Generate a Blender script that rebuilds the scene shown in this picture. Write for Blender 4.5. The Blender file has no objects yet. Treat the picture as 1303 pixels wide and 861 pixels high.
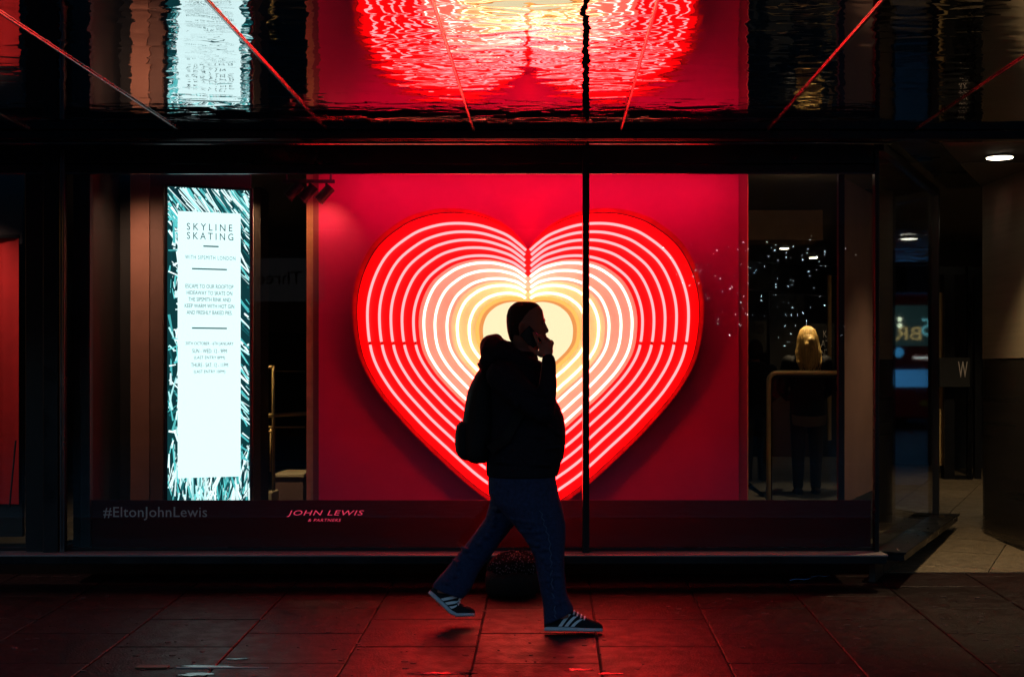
import bpy, bmesh, math, random
from mathutils import Vector, Matrix
random.seed(7)
SC = bpy.context.scene
COL = SC.collection
R = math.radians

# ------------------------------------------------------------------ camera
F = 1810.0; VX = 702.0; VY = 475.0; CZ = 1.36      # focal length in photo pixels, vanishing point, eye height
cd = bpy.data.cameras.new('camera'); cam = bpy.data.objects.new('camera', cd); COL.objects.link(cam)
cd.sensor_width = 36; cd.lens = F / 1303 * 36
cd.shift_x = -(VX - 651.5) / 1303; cd.shift_y = (VY - 430.5) / 1303
cd.clip_end = 2000; cd.clip_start = 0.05
cam.location = (0, 0, CZ); cam.rotation_euler = (R(90), 0, 0)
SC.camera = cam
# ------------------------------------------------------------------ night sky
SKY = 12.0     # the sun is well below the horizon: this sky is some 100 times darker than a day sky
w = bpy.data.worlds.new('World'); SC.world = w; w.use_nodes = True
nt = w.node_tree; bg = nt.nodes['Background']; sky = nt.nodes.new('ShaderNodeTexSky')
sky.sky_type = 'NISHITA'; sky.sun_disc = False; sky.sun_elevation = R(-4); sky.sun_rotation = R(180)
hsv = nt.nodes.new('ShaderNodeHueSaturation'); hsv.inputs['Saturation'].default_value = 2.1; hsv.inputs['Hue'].default_value = .475
nt.links.new(sky.outputs[0], hsv.inputs['Color']); nt.links.new(hsv.outputs[0], bg.inputs[0]); bg.inputs[1].default_value = SKY
SC.view_settings.view_transform = 'Standard'; SC.view_settings.look = 'None'
SC.view_settings.exposure = 0; SC.view_settings.gamma = 1
SC.cycles.max_bounces = 8; SC.cycles.transparent_max_bounces = 16
SC.cycles.sample_clamp_indirect = 4

# ------------------------------------------------------------------ helpers
def W(px, py, d):            # a measured direction and distance -> world point
    return Vector(((px - VX) / F * d, d, CZ + (VY - py) / F * d))
def GZ(d):                   # the pavement rises gently to the shop
    return 0.04 * (d - 7.57)
SOF = CZ + 1.439             # underside of the canopy

class MB:
    def __init__(s): s.v = []; s.f = []; s.c = None
    def add(s, vs, fs):
        o = len(s.v); s.v += [tuple(v) for v in vs]; s.f += [tuple(i + o for i in f) for f in fs]; return s
    def box(s, x0, x1, y0, y1, z0, z1):
        vs = [(x, y, z) for z in (z0, z1) for y in (y0, y1) for x in (x0, x1)]
        return s.add(vs, [(0, 2, 3, 1), (4, 5, 7, 6), (0, 1, 5, 4), (2, 6, 7, 3), (0, 4, 6, 2), (1, 3, 7, 5)])
    def prism(s, pts, z0, z1):       # plan polygon (ccw), extruded in z
        n = len(pts)
        vs = [(p[0], p[1], z0) for p in pts] + [(p[0], p[1], z1) for p in pts]
        return s.add(vs, [tuple(range(n))[::-1], tuple(range(n, 2 * n))] + [(i, (i + 1) % n, n + (i + 1) % n, n + i) for i in range(n)])
    def loft(s, secs, cap=True):
        n = len(secs[0]); vs = [p for q in secs for p in q]; fs = []
        for k in range(len(secs) - 1):
            for i in range(n):
                j = (i + 1) % n
                fs.append((k * n + i, k * n + j, (k + 1) * n + j, (k + 1) * n + i))
        if cap: fs += [tuple(range(n))[::-1], tuple(range((len(secs) - 1) * n, len(secs) * n))]
        return s.add(vs, fs)
    def tube(s, pts, r, n=8, closed=False):
        pts = [Vector(p) for p in pts]; m = len(pts); rs = r if isinstance(r, (list, tuple)) else [r] * m
        up = None; secs = []
        for i, p in enumerate(pts):
            a = pts[max(i - 1, 0)]; b = pts[min(i + 1, m - 1)]
            if closed: a = pts[(i - 1) % m]; b = pts[(i + 1) % m]
            t = (b - a).normalized()
            if up is None:
                up = t.cross(Vector((0, 0, 1)))
                if up.length < .05: up = t.cross(Vector((1, 0, 0)))
                up.normalize()
            else:
                up = (up - t * up.dot(t)).normalized()
            q = t.cross(up)
            secs.append([p + (up * math.cos(2 * math.pi * k / n) + q * math.sin(2 * math.pi * k / n)) * rs[i] for k in range(n)])
        if closed: secs.append(secs[0])
        return s.loft(secs, not closed)
    def ball(s, c, r, n=10, m=6, sc=(1, 1, 1)):
        c = Vector(c); secs = []
        for k in range(m + 1):
            a = math.pi * (k / m) ; a = min(max(a, .08), math.pi - .08)
            secs.append([c + Vector((r * math.sin(a) * math.cos(2 * math.pi * i / n) * sc[0], r * math.sin(a) * math.sin(2 * math.pi * i / n) * sc[1], -r * math.cos(a) * sc[2])) for i in range(n)])
        return s.loft(secs)
    def chain(s, pts, rs, n=14):     # capsule chain
        p = [Vector(q) for q in pts]; k = len(p)
        a = [p[0] + (p[0] - p[1]).normalized() * rs[0] * t for t in (.95, .7, .35)]
        b = [p[-1] + (p[-1] - p[-2]).normalized() * rs[-1] * t for t in (.35, .7, .95)]
        return s.tube(a + p + b, [rs[0] * .3, rs[0] * .72, rs[0] * .94] + list(rs) + [rs[-1] * .94, rs[-1] * .72, rs[-1] * .3], n)
    def mesh(s, name, org=(0, 0, 0)):
        me = bpy.data.meshes.new(name); o = Vector(org)
        me.from_pydata([tuple(Vector(v) - o) for v in s.v], [], s.f); me.update(); return me

ORG = {}
def thing(name, label, cat, loc, group=None):
    o = bpy.data.objects.new(name, None); COL.objects.link(o); o.location = loc; o.empty_display_size = .1
    o['label'] = label; o['category'] = cat
    if group: o['group'] = group
    ORG[o] = Vector(loc); return o
def place(me, name, m, parent=None, smooth=False):
    o = bpy.data.objects.new(name, me); COL.objects.link(o)
    if m: me.materials.clear(); me.materials.append(m)
    if smooth:
        for p in me.polygons: p.use_smooth = True
    if parent: o.parent = parent
    return o
def root_org(p):
    while p is not None and p not in ORG: p = p.parent
    return ORG[p] if p is not None else Vector((0, 0, 0))
def bevel_mesh(me, wd, seg=2):
    bm = bmesh.new(); bm.from_mesh(me)
    bmesh.ops.recalc_face_normals(bm, faces=bm.faces)
    bmesh.ops.bevel(bm, geom=list(bm.edges), offset=wd, segments=seg, affect='EDGES', profile=.5, clamp_overlap=True)
    bm.to_mesh(me); bm.free()
def part(mb, name, m, parent=None, smooth=False, bevel=0, org=None):
    me = mb.mesh(name, org if org is not None else root_org(parent))
    if bevel: bevel_mesh(me, bevel)
    else:
        bm = bmesh.new(); bm.from_mesh(me); bmesh.ops.recalc_face_normals(bm, faces=bm.faces); bm.to_mesh(me); bm.free()
    return place(me, name, m, parent, smooth)
def solo(mb, name, m, label, cat, org, group=None, smooth=False, bevel=0):
    o = part(mb, name, m, None, smooth, bevel, org); o.location = org; ORG[o] = Vector(org)
    o['label'] = label; o['category'] = cat
    if group: o['group'] = group
    return o
def struct(mb, name, m, parent=None):
    o = part(mb, name, m, parent)
    if parent is None: o['kind'] = 'structure'; ORG[o] = Vector((0, 0, 0))
    return o
def dup(o, off=(0, 0, 0), label=None):
    c = o.copy(); COL.objects.link(c); c.location = Vector(o.location) + Vector(off)
    if label: c['label'] = label
    for ch in list(o.children):
        k = ch.copy(); COL.objects.link(k); k.parent = c
        for g in list(ch.children):
            h = g.copy(); COL.objects.link(h); h.parent = k
    return c
def fuse(mb, name, voxel=.01, smooth=4, org=(0, 0, 0), fac=.5):   # overlapping closed volumes -> one continuous skin
    me = mb.mesh(name, org); t = bpy.data.objects.new('tmp', me); COL.objects.link(t)
    bm = bmesh.new(); bm.from_mesh(me); bmesh.ops.recalc_face_normals(bm, faces=bm.faces); bm.to_mesh(me); bm.free()
    r = t.modifiers.new('r', 'REMESH'); r.mode = 'VOXEL'; r.voxel_size = voxel
    if smooth:
        q = t.modifiers.new('s', 'SMOOTH'); q.iterations = smooth; q.factor = fac
    dg = bpy.context.evaluated_depsgraph_get(); dg.update()
    out = bpy.data.meshes.new_from_object(t.evaluated_get(dg)); out.name = name
    bpy.data.objects.remove(t); bpy.data.meshes.remove(me); return out
def text_mesh(s, width, height=None, depth=.0015, spacing=1.0, shear=0.0, bold=0.0):
    c = bpy.data.curves.new('t', 'FONT'); c.body = s; c.align_x = 'CENTER'; c.space_character = spacing; c.shear = shear
    c.offset = bold; c.resolution_u = 3
    t = bpy.data.objects.new('t', c); COL.objects.link(t)
    dg = bpy.context.evaluated_depsgraph_get(); dg.update()
    me = bpy.data.meshes.new_from_object(t.evaluated_get(dg))
    bpy.data.objects.remove(t); bpy.data.curves.remove(c)
    xs = [v.co.x for v in me.vertices]; ys = [v.co.y for v in me.vertices]
    k = width / (max(xs) - min(xs)); kz = (height / (max(ys) - min(ys))) if height else k
    cx = (max(xs) + min(xs)) / 2; cy = (max(ys) + min(ys)) / 2
    bm = bmesh.new(); bm.from_mesh(me)
    for v in bm.verts: v.co = ((v.co.x - cx) * k, 0, (v.co.y - cy) * kz)
    e = bmesh.ops.extrude_face_region(bm, geom=list(bm.faces))
    for g in e['geom']:
        if isinstance(g, bmesh.types.BMVert): g.co.y -= depth
    bm.to_mesh(me); bm.free(); return me
def text(s, name, m, parent, at, width, height=None, rz=0.0, **kw):
    me = text_mesh(s, width, height, **kw)
    me.transform(Matrix.Translation(Vector(at) - root_org(parent)) @ Matrix.Rotation(rz, 4, 'Z'))
    return place(me, name, m, parent)

# ------------------------------------------------------------------ materials
def N(nt, t, **kw):
    n = nt.nodes.new(t)
    for k, v in kw.items(): setattr(n, k, v)
    return n
def mat(name, col, rough=.6, metal=0.0, var=0.0, scale=8.0, bump=0.0, bscale=None, spec=.5, rvar=0.0, stretch=(1, 1, 1), objvar=0.0, coat=0.0):
    m = bpy.data.materials.new(name); m.use_nodes = True; t = m.node_tree; b = t.nodes['Principled BSDF']
    b.inputs['Base Color'].default_value = (*col, 1); b.inputs['Roughness'].default_value = rough
    b.inputs['Metallic'].default_value = metal; b.inputs['Specular IOR Level'].default_value = spec
    b.inputs['Coat Weight'].default_value = coat
    if var or bump or rvar or objvar:
        g = N(t, 'ShaderNodeNewGeometry'); mp = N(t, 'ShaderNodeMapping'); mp.inputs['Scale'].default_value = stretch
        t.links.new(g.outputs['Position'], mp.inputs[0])
        n = N(t, 'ShaderNodeTexNoise'); n.inputs['Scale'].default_value = scale; n.inputs['Detail'].default_value = 6
        n.inputs['Roughness'].default_value = .65; t.links.new(mp.outputs[0], n.inputs['Vector'])
        src = None
        if var or objvar:
            hs = N(t, 'ShaderNodeHueSaturation'); hs.inputs['Color'].default_value = (*col, 1)
            mr = N(t, 'ShaderNodeMapRange'); mr.inputs[1].default_value = .3; mr.inputs[2].default_value = .7
            mr.inputs[3].default_value = 1 - var; mr.inputs[4].default_value = 1 + var
            t.links.new(n.outputs['Fac'], mr.inputs[0]); val = mr.outputs[0]
            if objvar:
                oi = N(t, 'ShaderNodeObjectInfo'); m2 = N(t, 'ShaderNodeMapRange'); m2.inputs[3].default_value = 1 - objvar; m2.inputs[4].default_value = 1 + objvar
                t.links.new(oi.outputs['Random'], m2.inputs[0]); mu = N(t, 'ShaderNodeMath', operation='MULTIPLY')
                t.links.new(val, mu.inputs[0]); t.links.new(m2.outputs[0], mu.inputs[1]); val = mu.outputs[0]
            t.links.new(val, hs.inputs['Value']); t.links.new(hs.outputs[0], b.inputs['Base Color'])
        if rvar:
            n2 = N(t, 'ShaderNodeTexNoise'); n2.inputs['Scale'].default_value = scale * .35; n2.inputs['Detail'].default_value = 5
            t.links.new(mp.outputs[0], n2.inputs['Vector'])
            mr2 = N(t, 'ShaderNodeMapRange'); mr2.inputs[1].default_value = .38; mr2.inputs[2].default_value = .62
            mr2.inputs[3].default_value = max(.02, rough - rvar); mr2.inputs[4].default_value = rough + rvar
            t.links.new(n2.outputs['Fac'], mr2.inputs[0]); t.links.new(mr2.outputs[0], b.inputs['Roughness'])
        if bump:
            n3 = N(t, 'ShaderNodeTexNoise'); n3.inputs['Scale'].default_value = bscale or scale * 3; n3.inputs['Detail'].default_value = 4
            t.links.new(mp.outputs[0], n3.inputs['Vector'])
            bp = N(t, 'ShaderNodeBump'); bp.inputs['Strength'].default_value = 1; bp.inputs['Distance'].default_value = bump
            t.links.new(n3.outputs['Fac'], bp.inputs['Height']); t.links.new(bp.outputs[0], b.inputs['Normal'])
    return m
def emit(name, col, s=1.0):
    m = bpy.data.materials.new(name); m.use_nodes = True; t = m.node_tree; t.nodes.clear()
    e = N(t, 'ShaderNodeEmission'); e.inputs[0].default_value = (*col, 1); e.inputs[1].default_value = s
    o = N(t, 'ShaderNodeOutputMaterial'); t.links.new(e.outputs[0], o.inputs[0]); return m
def glass(name, tint=(.93, .95, .95), refl=.05, k=1.0):
    m = bpy.data.materials.new(name); m.use_nodes = True; t = m.node_tree; t.nodes.clear()
    tr = N(t, 'ShaderNodeBsdfTransparent'); tr.inputs[0].default_value = (*tint, 1)
    gl = N(t, 'ShaderNodeBsdfGlossy'); gl.inputs['Roughness'].default_value = 0.0; gl.inputs[0].default_value = (1, 1, 1, 1)
    lw = N(t, 'ShaderNodeLayerWeight'); lw.inputs[0].default_value = .5
    pw = N(t, 'ShaderNodeMath', operation='POWER'); pw.inputs[1].default_value = 5; t.links.new(lw.outputs['Facing'], pw.inputs[0])
    ma = N(t, 'ShaderNodeMath', operation='MULTIPLY_ADD'); ma.inputs[1].default_value = k * (1 - refl); ma.inputs[2].default_value = refl
    t.links.new(pw.outputs[0], ma.inputs[0])
    mx = N(t, 'ShaderNodeMixShader'); t.links.new(ma.outputs[0], mx.inputs[0]); t.links.new(tr.outputs[0], mx.inputs[1]); t.links.new(gl.outputs[0], mx.inputs[2])
    o = N(t, 'ShaderNodeOutputMaterial'); t.links.new(mx.outputs[0], o.inputs[0]); return m

M = dict(
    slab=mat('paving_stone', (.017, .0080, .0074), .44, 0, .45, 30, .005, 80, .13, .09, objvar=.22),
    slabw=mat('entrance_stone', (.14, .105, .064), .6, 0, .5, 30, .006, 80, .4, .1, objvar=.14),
    mortar=mat('dark_mortar', (.015, .014, .013), .9, var=.3),
    road=mat('asphalt', (.032, .032, .034), .55, 0, .3, 20, .004, 90, rvar=.2),
    kerb=mat('granite', (.2, .2, .2), .6, var=.25, scale=40),
    frame=mat('black_metal', (.012, .012, .013), .35, .2, .2, 6, spec=.4),
    frame2=mat('grey_metal', (.028, .028, .03), .32, .85, .15, 8, rvar=.08),
    rail=mat('polished_rail', (.16, .15, .15), .22, 1, .1, 5, rvar=.06),
    sill=mat('steel_sill', (.17, .165, .165), .38, .2, .2, 6, .0006, 40, rvar=.1, stretch=(.3, 1, 1)),
    black=mat('black_paint', (.006, .006, .006), .6, var=.3),
    inter=mat('dark_interior', (.03, .026, .022), .7, var=.3, scale=2),
    interf=mat('interior_floor', (.05, .04, .03), .5, var=.25, scale=5, rvar=.12),
    interc=mat('interior_ceiling', (.12, .10, .075), .7, var=.1),
    redwall=mat('red_display_paint', (.42, .010, .10), .55, var=.08, scale=2.5, spec=.3, bump=.0004, bscale=30),
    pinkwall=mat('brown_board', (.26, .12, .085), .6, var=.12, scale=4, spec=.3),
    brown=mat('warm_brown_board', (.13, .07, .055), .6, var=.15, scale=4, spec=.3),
    gold=mat('brass', (.62, .42, .16), .4, .4, .1, 20),
    steel=mat('brushed_steel', (.46, .37, .25), .42, .5, .10, 3, .0002, 9, rvar=.06, stretch=(.25, .25, 10)),
    base=mat('plinth_vinyl', (.09, .02, .022), .45, var=.2, scale=6),
    screenb=mat('screen_bezel', (.006, .006, .007), .3),
    jean=mat('dark_denim', (.016, .028, .07), .85, 0, .35, 55, .003, 260, .2),
    hoodie=mat('black_fleece', (.011, .011, .017), .95, 0, .3, 60, .003, 300, .1),
    bag=mat('black_nylon', (.005, .005, .006), .7, 0, .3, 30, .003, 120, .2),
    skin=mat('skin', (.22, .10, .075), .5, 0, .1, 30, .0006, 200, .3),
    hair=mat('dark_hair', (.018, .011, .009), .7, 0, .4, 120, .004, 400, .2),
    blond=mat('blond_hair', (.62, .40, .13), .4, 0, .35, 60, .006, 90, .4, stretch=(1, 1, .12)),
    shoe=mat('black_suede', (.012, .012, .014), .8, 0, .3, 60, .002, 300, .2),
    white=mat('white_leather', (.75, .75, .75), .5, var=.08, scale=30),
    sole=mat('pale_rubber', (.5, .52, .54), .6, var=.12, scale=25),
    phone=mat('black_glass', (.004, .004, .005), .12),
    cap=mat('dark_electrode', (.03, .012, .012), .5),
    cream=mat('cream_board', (.9, .78, .55), .5, var=.05, scale=10),
    salmon=mat('salmon_board', (.9, .62, .5), .5, var=.05, scale=10),
    redboard=mat('red_acrylic', (.85, .008, .015), .4, var=.06, scale=8),
    rim=mat('red_rim', (.30, .003, .006), .35, var=.3, scale=6, spec=.5),
)
def mirror_mat():
    m = bpy.data.materials.new('rippled_mirror_steel'); m.use_nodes = True; t = m.node_tree; b = t.nodes['Principled BSDF']
    b.inputs['Base Color'].default_value = (.68, .66, .67, 1); b.inputs['Metallic'].default_value = 1; b.inputs['Roughness'].default_value = .012
    g = N(t, 'ShaderNodeNewGeometry'); mp = N(t, 'ShaderNodeMapping'); mp.inputs['Scale'].default_value = (4.2, 7.6, 1)
    t.links.new(g.outputs['Position'], mp.inputs[0])
    n = N(t, 'ShaderNodeTexNoise'); n.inputs['Scale'].default_value = 1.0; n.inputs['Detail'].default_value = 1.5; n.inputs['Roughness'].default_value = .45
    n.inputs['Distortion'].default_value = .6
    oi = N(t, 'ShaderNodeObjectInfo'); vm = N(t, 'ShaderNodeVectorMath', operation='MULTIPLY_ADD'); vm.inputs[1].default_value = (0, 0, 9)
    cb = N(t, 'ShaderNodeCombineXYZ'); t.links.new(oi.outputs['Random'], cb.inputs[2]); t.links.new(cb.outputs[0], vm.inputs[0]); t.links.new(mp.outputs[0], vm.inputs[2])
    t.links.new(vm.outputs[0], n.inputs['Vector'])
    bp = N(t, 'ShaderNodeBump'); bp.inputs['Strength'].default_value = 1; bp.inputs['Distance'].default_value = .0030
    t.links.new(n.outputs['Fac'], bp.inputs['Height']); t.links.new(bp.outputs[0], b.inputs['Normal']); return m
M['mirror'] = mirror_mat()
def vinyl(name, dif, tra):
    m = bpy.data.materials.new(name); m.use_nodes = True; t = m.node_tree; b = t.nodes['Principled BSDF']; o = t.nodes['Material Output']
    b.inputs['Base Color'].default_value = (*dif, 1); b.inputs['Roughness'].default_value = .5; b.inputs['Specular IOR Level'].default_value = .08
    tl = N(t, 'ShaderNodeBsdfTranslucent'); tl.inputs[0].default_value = (*tra, 1); ad = N(t, 'ShaderNodeAddShader')
    t.links.new(b.outputs[0], ad.inputs[0]); t.links.new(tl.outputs[0], ad.inputs[1]); t.links.new(ad.outputs[0], o.inputs[0]); return m
M['base'] = vinyl('plinth_film', (.007, .004, .004), (.085, .008, .013))
M['edge_film'] = vinyl('edge_film', (.02, .01, .01), (.9, .05, .05))
M['glass'] = glass('window_glass', (.96, .97, .97), .02)
M['darkglass'] = mat('dark_glazing', (.004, .005, .007), .02, 0, spec=.5)
M['mirrorglass'] = mat('coated_glazing', (.34, .38, .43), .02, 1)

# ------------------------------------------------------------------ ground, road, pavement
struct(MB().add([(-400, -400, -.9), (400, -400, -.9), (400, 400, -.9), (-400, 400, -.9)], [(0, 1, 2, 3)]), 'ground', M['mortar'])
struct(MB().add([(-200, -22.5, -.42), (200, -22.5, -.42), (200, 1.75, -.36), (-200, 1.75, -.36)], [(0, 1, 2, 3)]), 'road', M['road'])
struct(MB().add([(6.5, -80, -.424), (18, -80, -.424), (18, -22.5, -.424), (6.5, -22.5, -.424)], [(0, 1, 2, 3)]), 'side_road', M['road'])
mk = MB()
for k in range(-12, 13): mk.box(k * 6 - 1.5, k * 6 + 1.5, -10.05, -9.95, -.392, -.386)
struct(mk, 'road_marking', M['white'])
pav = struct(MB().add([(-30, 2, GZ(2) - .012), (30, 2, GZ(2) - .012), (30, 9.25, GZ(9.25) - .012), (-30, 9.25, GZ(9.25) - .012), (-30, 2, -.6), (30, 2, -.6)],
                      [(0, 1, 2, 3), (4, 5, 1, 0)]), 'pavement', M['mortar'])
kb = struct(MB().box(-30, 30, 1.7, 1.99, -.6, GZ(2) + .002), 'kerb', M['kerb'])
COLW, ROWD = .612, .648
def slab(x0, x1, y0, y1, z, m, parent, name, dx=0.0):
    g = .0045; j = random.uniform(-.0012, .0012)
    zz = lambda y: z(y) + j
    mb = MB(); vs = []
    for (ins, dz) in ((0, -.03), (0, -.003), (.004, 0)):
        for (x, y) in ((x0 + g + ins, y0 + g + ins), (x1 - g - ins, y0 + g + ins), (x1 - g - ins, y1 - g - ins), (x0 + g + ins, y1 - g - ins)):
            vs.append((x, y, zz(y) + dz))
    mb.add(vs, [(8, 9, 10, 11)] + [(k * 4 + i, k * 4 + (i + 1) % 4, k * 4 + 4 + (i + 1) % 4, k * 4 + 4 + i) for k in (0, 1) for i in range(4)])
    return part(mb, name, m, parent)
for c in range(-6, 9):
    x0 = -.99 + c * COLW - .0; off = (ROWD / 2 + .02 if c % 2 else 0)
    x0 = (622 - VX) / F * 8.55 + (c - 1) * COLW
    for r in range(-1, 7):
        y1 = 8.47 + ROWD - r * ROWD - off + (.648 if c % 2 else 0); y0 = y1 - ROWD
        y1 = min(y1, 9.245)
        if y1 - y0 < .05 or y0 < 4: continue
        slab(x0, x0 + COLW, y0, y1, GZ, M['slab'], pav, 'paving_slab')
M['water'] = mat('dark_water', (.006, .004, .004), .16, bump=.0012, bscale=25)
for (px, py, a, b, nn, sd) in ((736, 852, .07, .022, 18, 1), (775, 857, .06, .02, 16, 2), (565, 856, .16, .03, 18, 3), (268, 848, .16, .03, 18, 4), (250, 858, .09, .03, 14, 5), (300, 838, .06, .02, 12, 6)):
    d = 3010 / (py - 402.6); c = W(px, py, d); rq = random.Random(sd); ring_ = []
    for i in range(nn):
        t = 2 * math.pi * i / nn; k = rq.uniform(.45, 1.15); ring_.append((c.x + a * k * math.cos(t), d + b * k * math.sin(t)))
    mb = MB(); mb.add([(x, y, GZ(y) + .0028) for x, y in ring_] + [(x, y, GZ(y) - .004) for x, y in ring_], [tuple(range(nn))] + [(i, nn + i, nn + (i + 1) % nn, (i + 1) % nn) for i in range(nn)])
    struct(mb, 'puddle', M['water'])
gm = MB(); rq = random.Random(21)     # trodden gum spots and grit, far too many to count
for i in range(260):
    y = rq.uniform(6.2, 8.5); x = rq.uniform(-2.9, 3.0); q = rq.choice((.005, .007, .012, .016)); n7 = 7
    vs = [(x + q * rq.uniform(.7, 1.2) * math.cos(6.283 * k / n7), y + q * rq.uniform(.7, 1.2) * math.sin(6.283 * k / n7), GZ(y) + .0022) for k in range(n7)]
    gm.add(vs + [(a, b, c - .004) for a, b, c in vs], [tuple(range(n7))] + [(k, n7 + k, n7 + (k + 1) % n7, (k + 1) % n7) for k in range(n7)])
g_o = part(gm, 'grit', mat('grit', (.03, .022, .02), .7, var=.5, scale=60)); g_o['kind'] = 'stuff'; g_o['label'] = 'flattened gum spots and grit scattered over the dark paving slabs'
# metal channel inset in the pavement at bottom left and brass inlays in the joints
ch = MB().box(W(225, 848, 6.74).x, W(342, 848, 6.74).x, 6.73, 6.746, GZ(6.74) - .004, GZ(6.74) + .004)
solo(ch, 'drain_strip', M['sill'], 'thin steel strip lying across the paving slabs near the left bottom corner', 'metal strip', (W(285, 848, 6.74).x, 6.74, GZ(6.74)))

# ------------------------------------------------------------------ entrance floor and shop interior shell
G0 = Vector((2.02, 8.80)); GD = Vector((.39, .92)).normalized(); GN = Vector((GD.y, -GD.x))   # the angled shop window beside the entrance
fl = struct(MB().add([(2.0, 9.25, GZ(9.25) - .012), (9, 9.25, GZ(9.25) - .012), (9, 17, GZ(17) - .012), (2.0, 17, GZ(17) - .012)], [(0, 1, 2, 3)]), 'entrance_floor', M['mortar'])
o0 = Vector((2.3, 9.26))
for i in range(0, 13):
    for k in range(-1, 7):
        # flags laid parallel to the angled window
        a = o0 + GD * (i * .62 - .9) + GN * (k * .60 - .1 )
        pts = [a, a + GN * .594, a + GN * .594 + GD * .614, a + GD * .614]
        if max(p[1] for p in pts) < 9.3: continue
        cut = []
        for q0, q1 in zip(pts, pts[1:] + pts[:1]):     # trim the flags at the edge of the pavement
            if q0[1] >= 9.262: cut.append(tuple(q0))
            if (q0[1] - 9.262) * (q1[1] - 9.262) < 0:
                f = (9.262 - q0[1]) / (q1[1] - q0[1]); cut.append((q0[0] + (q1[0] - q0[0]) * f, 9.262))
        if len(cut) < 3: continue
        m_ = len(cut); mb = MB(); vs = [(p[0], p[1], GZ(p[1]) - .03) for p in cut] + [(p[0], p[1], GZ(p[1])) for p in cut]
        mb.add(vs, [tuple(range(m_, 2 * m_))] + [(i_, (i_ + 1) % m_, m_ + (i_ + 1) % m_, m_ + i_) for i_ in range(m_)])
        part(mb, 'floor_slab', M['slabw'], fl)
struct(MB().prism([(-6, 9.72), (2.33, 9.72), (2.87, 11.05), (2.87, 19), (-6, 19)], .12, .2), 'shop_floor', M['interf'])
struct(MB().box(-6, 8, 9.75, 19, SOF + .001, SOF + .12), 'shop_ceiling', M['interc'])
struct(MB().box(2.03, 12, 8.86, 9.749, SOF + .003, SOF + .12), 'entrance_ceiling', M['inter'])
struct(MB().box(-6, 8, 19, 19.2, -.2, SOF), 'back_wall', M['inter'])
struct(MB().box(-6.2, -6, 8.9, 19.2, -.2, SOF), 'left_wall', M['inter'])
struct(MB().box(8, 8.2, 11, 19.2, -.2, SOF), 'right_wall', M['inter'])

# ------------------------------------------------------------------ canopy of rippled mirror panels
can = thing('mirror_canopy', 'canopy over the pavement lined with rippled mirror steel panels', 'canopy', (0, 6.4, SOF))
PITCH = .869; X0 = W(603, 163, 8.41).x
for k in range(-7, 9):
    xa = X0 + k * PITCH
    part(MB().box(xa + .004, xa + PITCH - .004, 3.6, 8.85, SOF, SOF + .02), 'mirror_panel', M['mirror'], can)
for k in range(-7, 10):
    xa = X0 + k * PITCH
    part(MB().box(xa - .0065, xa + .0065, 3.6, 8.43, SOF - .008, SOF - .001), 'joint_strip', M['rail'], can, bevel=.0025)
part(MB().box(-7, 9, 3.6, 8.85, SOF + .03, SOF + .45), 'canopy_slab', M['black'], can)
part(MB().box(-7, 9, 3.5, 3.6, SOF - .02, SOF + .5), 'front_fascia', M['frame2'], can)

# ------------------------------------------------------------------ shopfront
sf = thing('shopfront', 'black framed shopfront with tall plate glass around the glowing heart display', 'shopfront', (0, 8.8, .05))
sp = lambda x0, x1, y0, y1, z0, z1, name, m, bv=.003: part(MB().box(x0, x1, y0, y1, z0, z1), name, m, sf, bevel=bv)
Zt = W(0, 220, 8.8).z; Zs = .262
XR = 2.02
sp(-6, 9, 8.42, 8.50, W(0, 178, 8.45).z, SOF - .004, 'gutter_rail', M['frame2'])
part(MB().tube([(-6, 8.47, W(0, 182, 8.47).z), (0.205, 8.47, W(0, 182, 8.47).z)], .009, 10), 'round_rail', M['rail'], sf, True)
part(MB().tube([(0.225, 8.47, W(0, 182, 8.47).z), (XR, 8.47, W(0, 182, 8.47).z)], .009, 10), 'round_rail', M['rail'], sf, True)
sp(-6, XR, 8.78, 8.88, Zt + .055, SOF - .003, 'header_beam', M['frame2'])
sp(-6, XR, 8.80, 8.87, Zt, Zt + .052, 'head_frame', M['frame'])
sp(-6, XR, 8.76, 8.775, Zt - .012, Zt - .002, 'head_trim', M['rail'])
# mullions
mx = W(745.5, 0, 8.76).x
sp(mx - .021, mx + .021, 8.72, 8.83, Zs - .002, W(0, 180, 8.72).z, 'mullion', M['frame2'])
m0, m1 = W(56, 0, 8.76).x, W(75, 0, 8.76).x
sp(m0, m1, 8.74, 8.86, Zs, SOF - .06, 'mullion', M['frame2'])
for px in (77.5, 81):
    x = W(px, 0, 8.75).x; sp(x - .006, x + .006, 8.745, 8.80, Zs, SOF - .07, 'mullion_trim', M['rail'], .002)
xl = W(33, 0, 8.8).x; sp(xl, m0 - .003, 8.79, 8.86, Zs, Zt, 'side_frame', M['frame'])
sp(W(99, 0, 8.8).x, W(112, 0, 8.8).x, 8.84, 8.9, Zs, Zt, 'side_frame', M['frame'])
cx = W(1116, 0, 8.8).x
sp(cx - .022, cx + .004, 8.76, 8.83, Zs, SOF - .01, 'corner_post', M['frame2'])
# panes
gl = lambda x0, x1: part(MB().box(x0, x1, 8.80, 8.812, Zs + .02, Zt), 'glass_pane', M['glass'], sf)
gl(m1 + .04, mx - .022); gl(mx + .022, cx - .024); gl(-6, xl - .003)
# sill, plinth and dark recess
sp(-6, XR + .02, 8.62, 8.84, Zs - .012, Zs, 'sill', M['sill'], .004)
sp(-6, XR + .015, 8.632, 8.84, .205, Zs - .014, 'plinth', M['frame2'])
sp(-6, XR + .13, 9.2, 9.24, -.1, .2, 'recess_wall', M['black'], 0)
sp(-6, XR, 8.815, 8.86, Zs + .002, Zs + .02, 'glazing_bead', M['frame2'])
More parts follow.
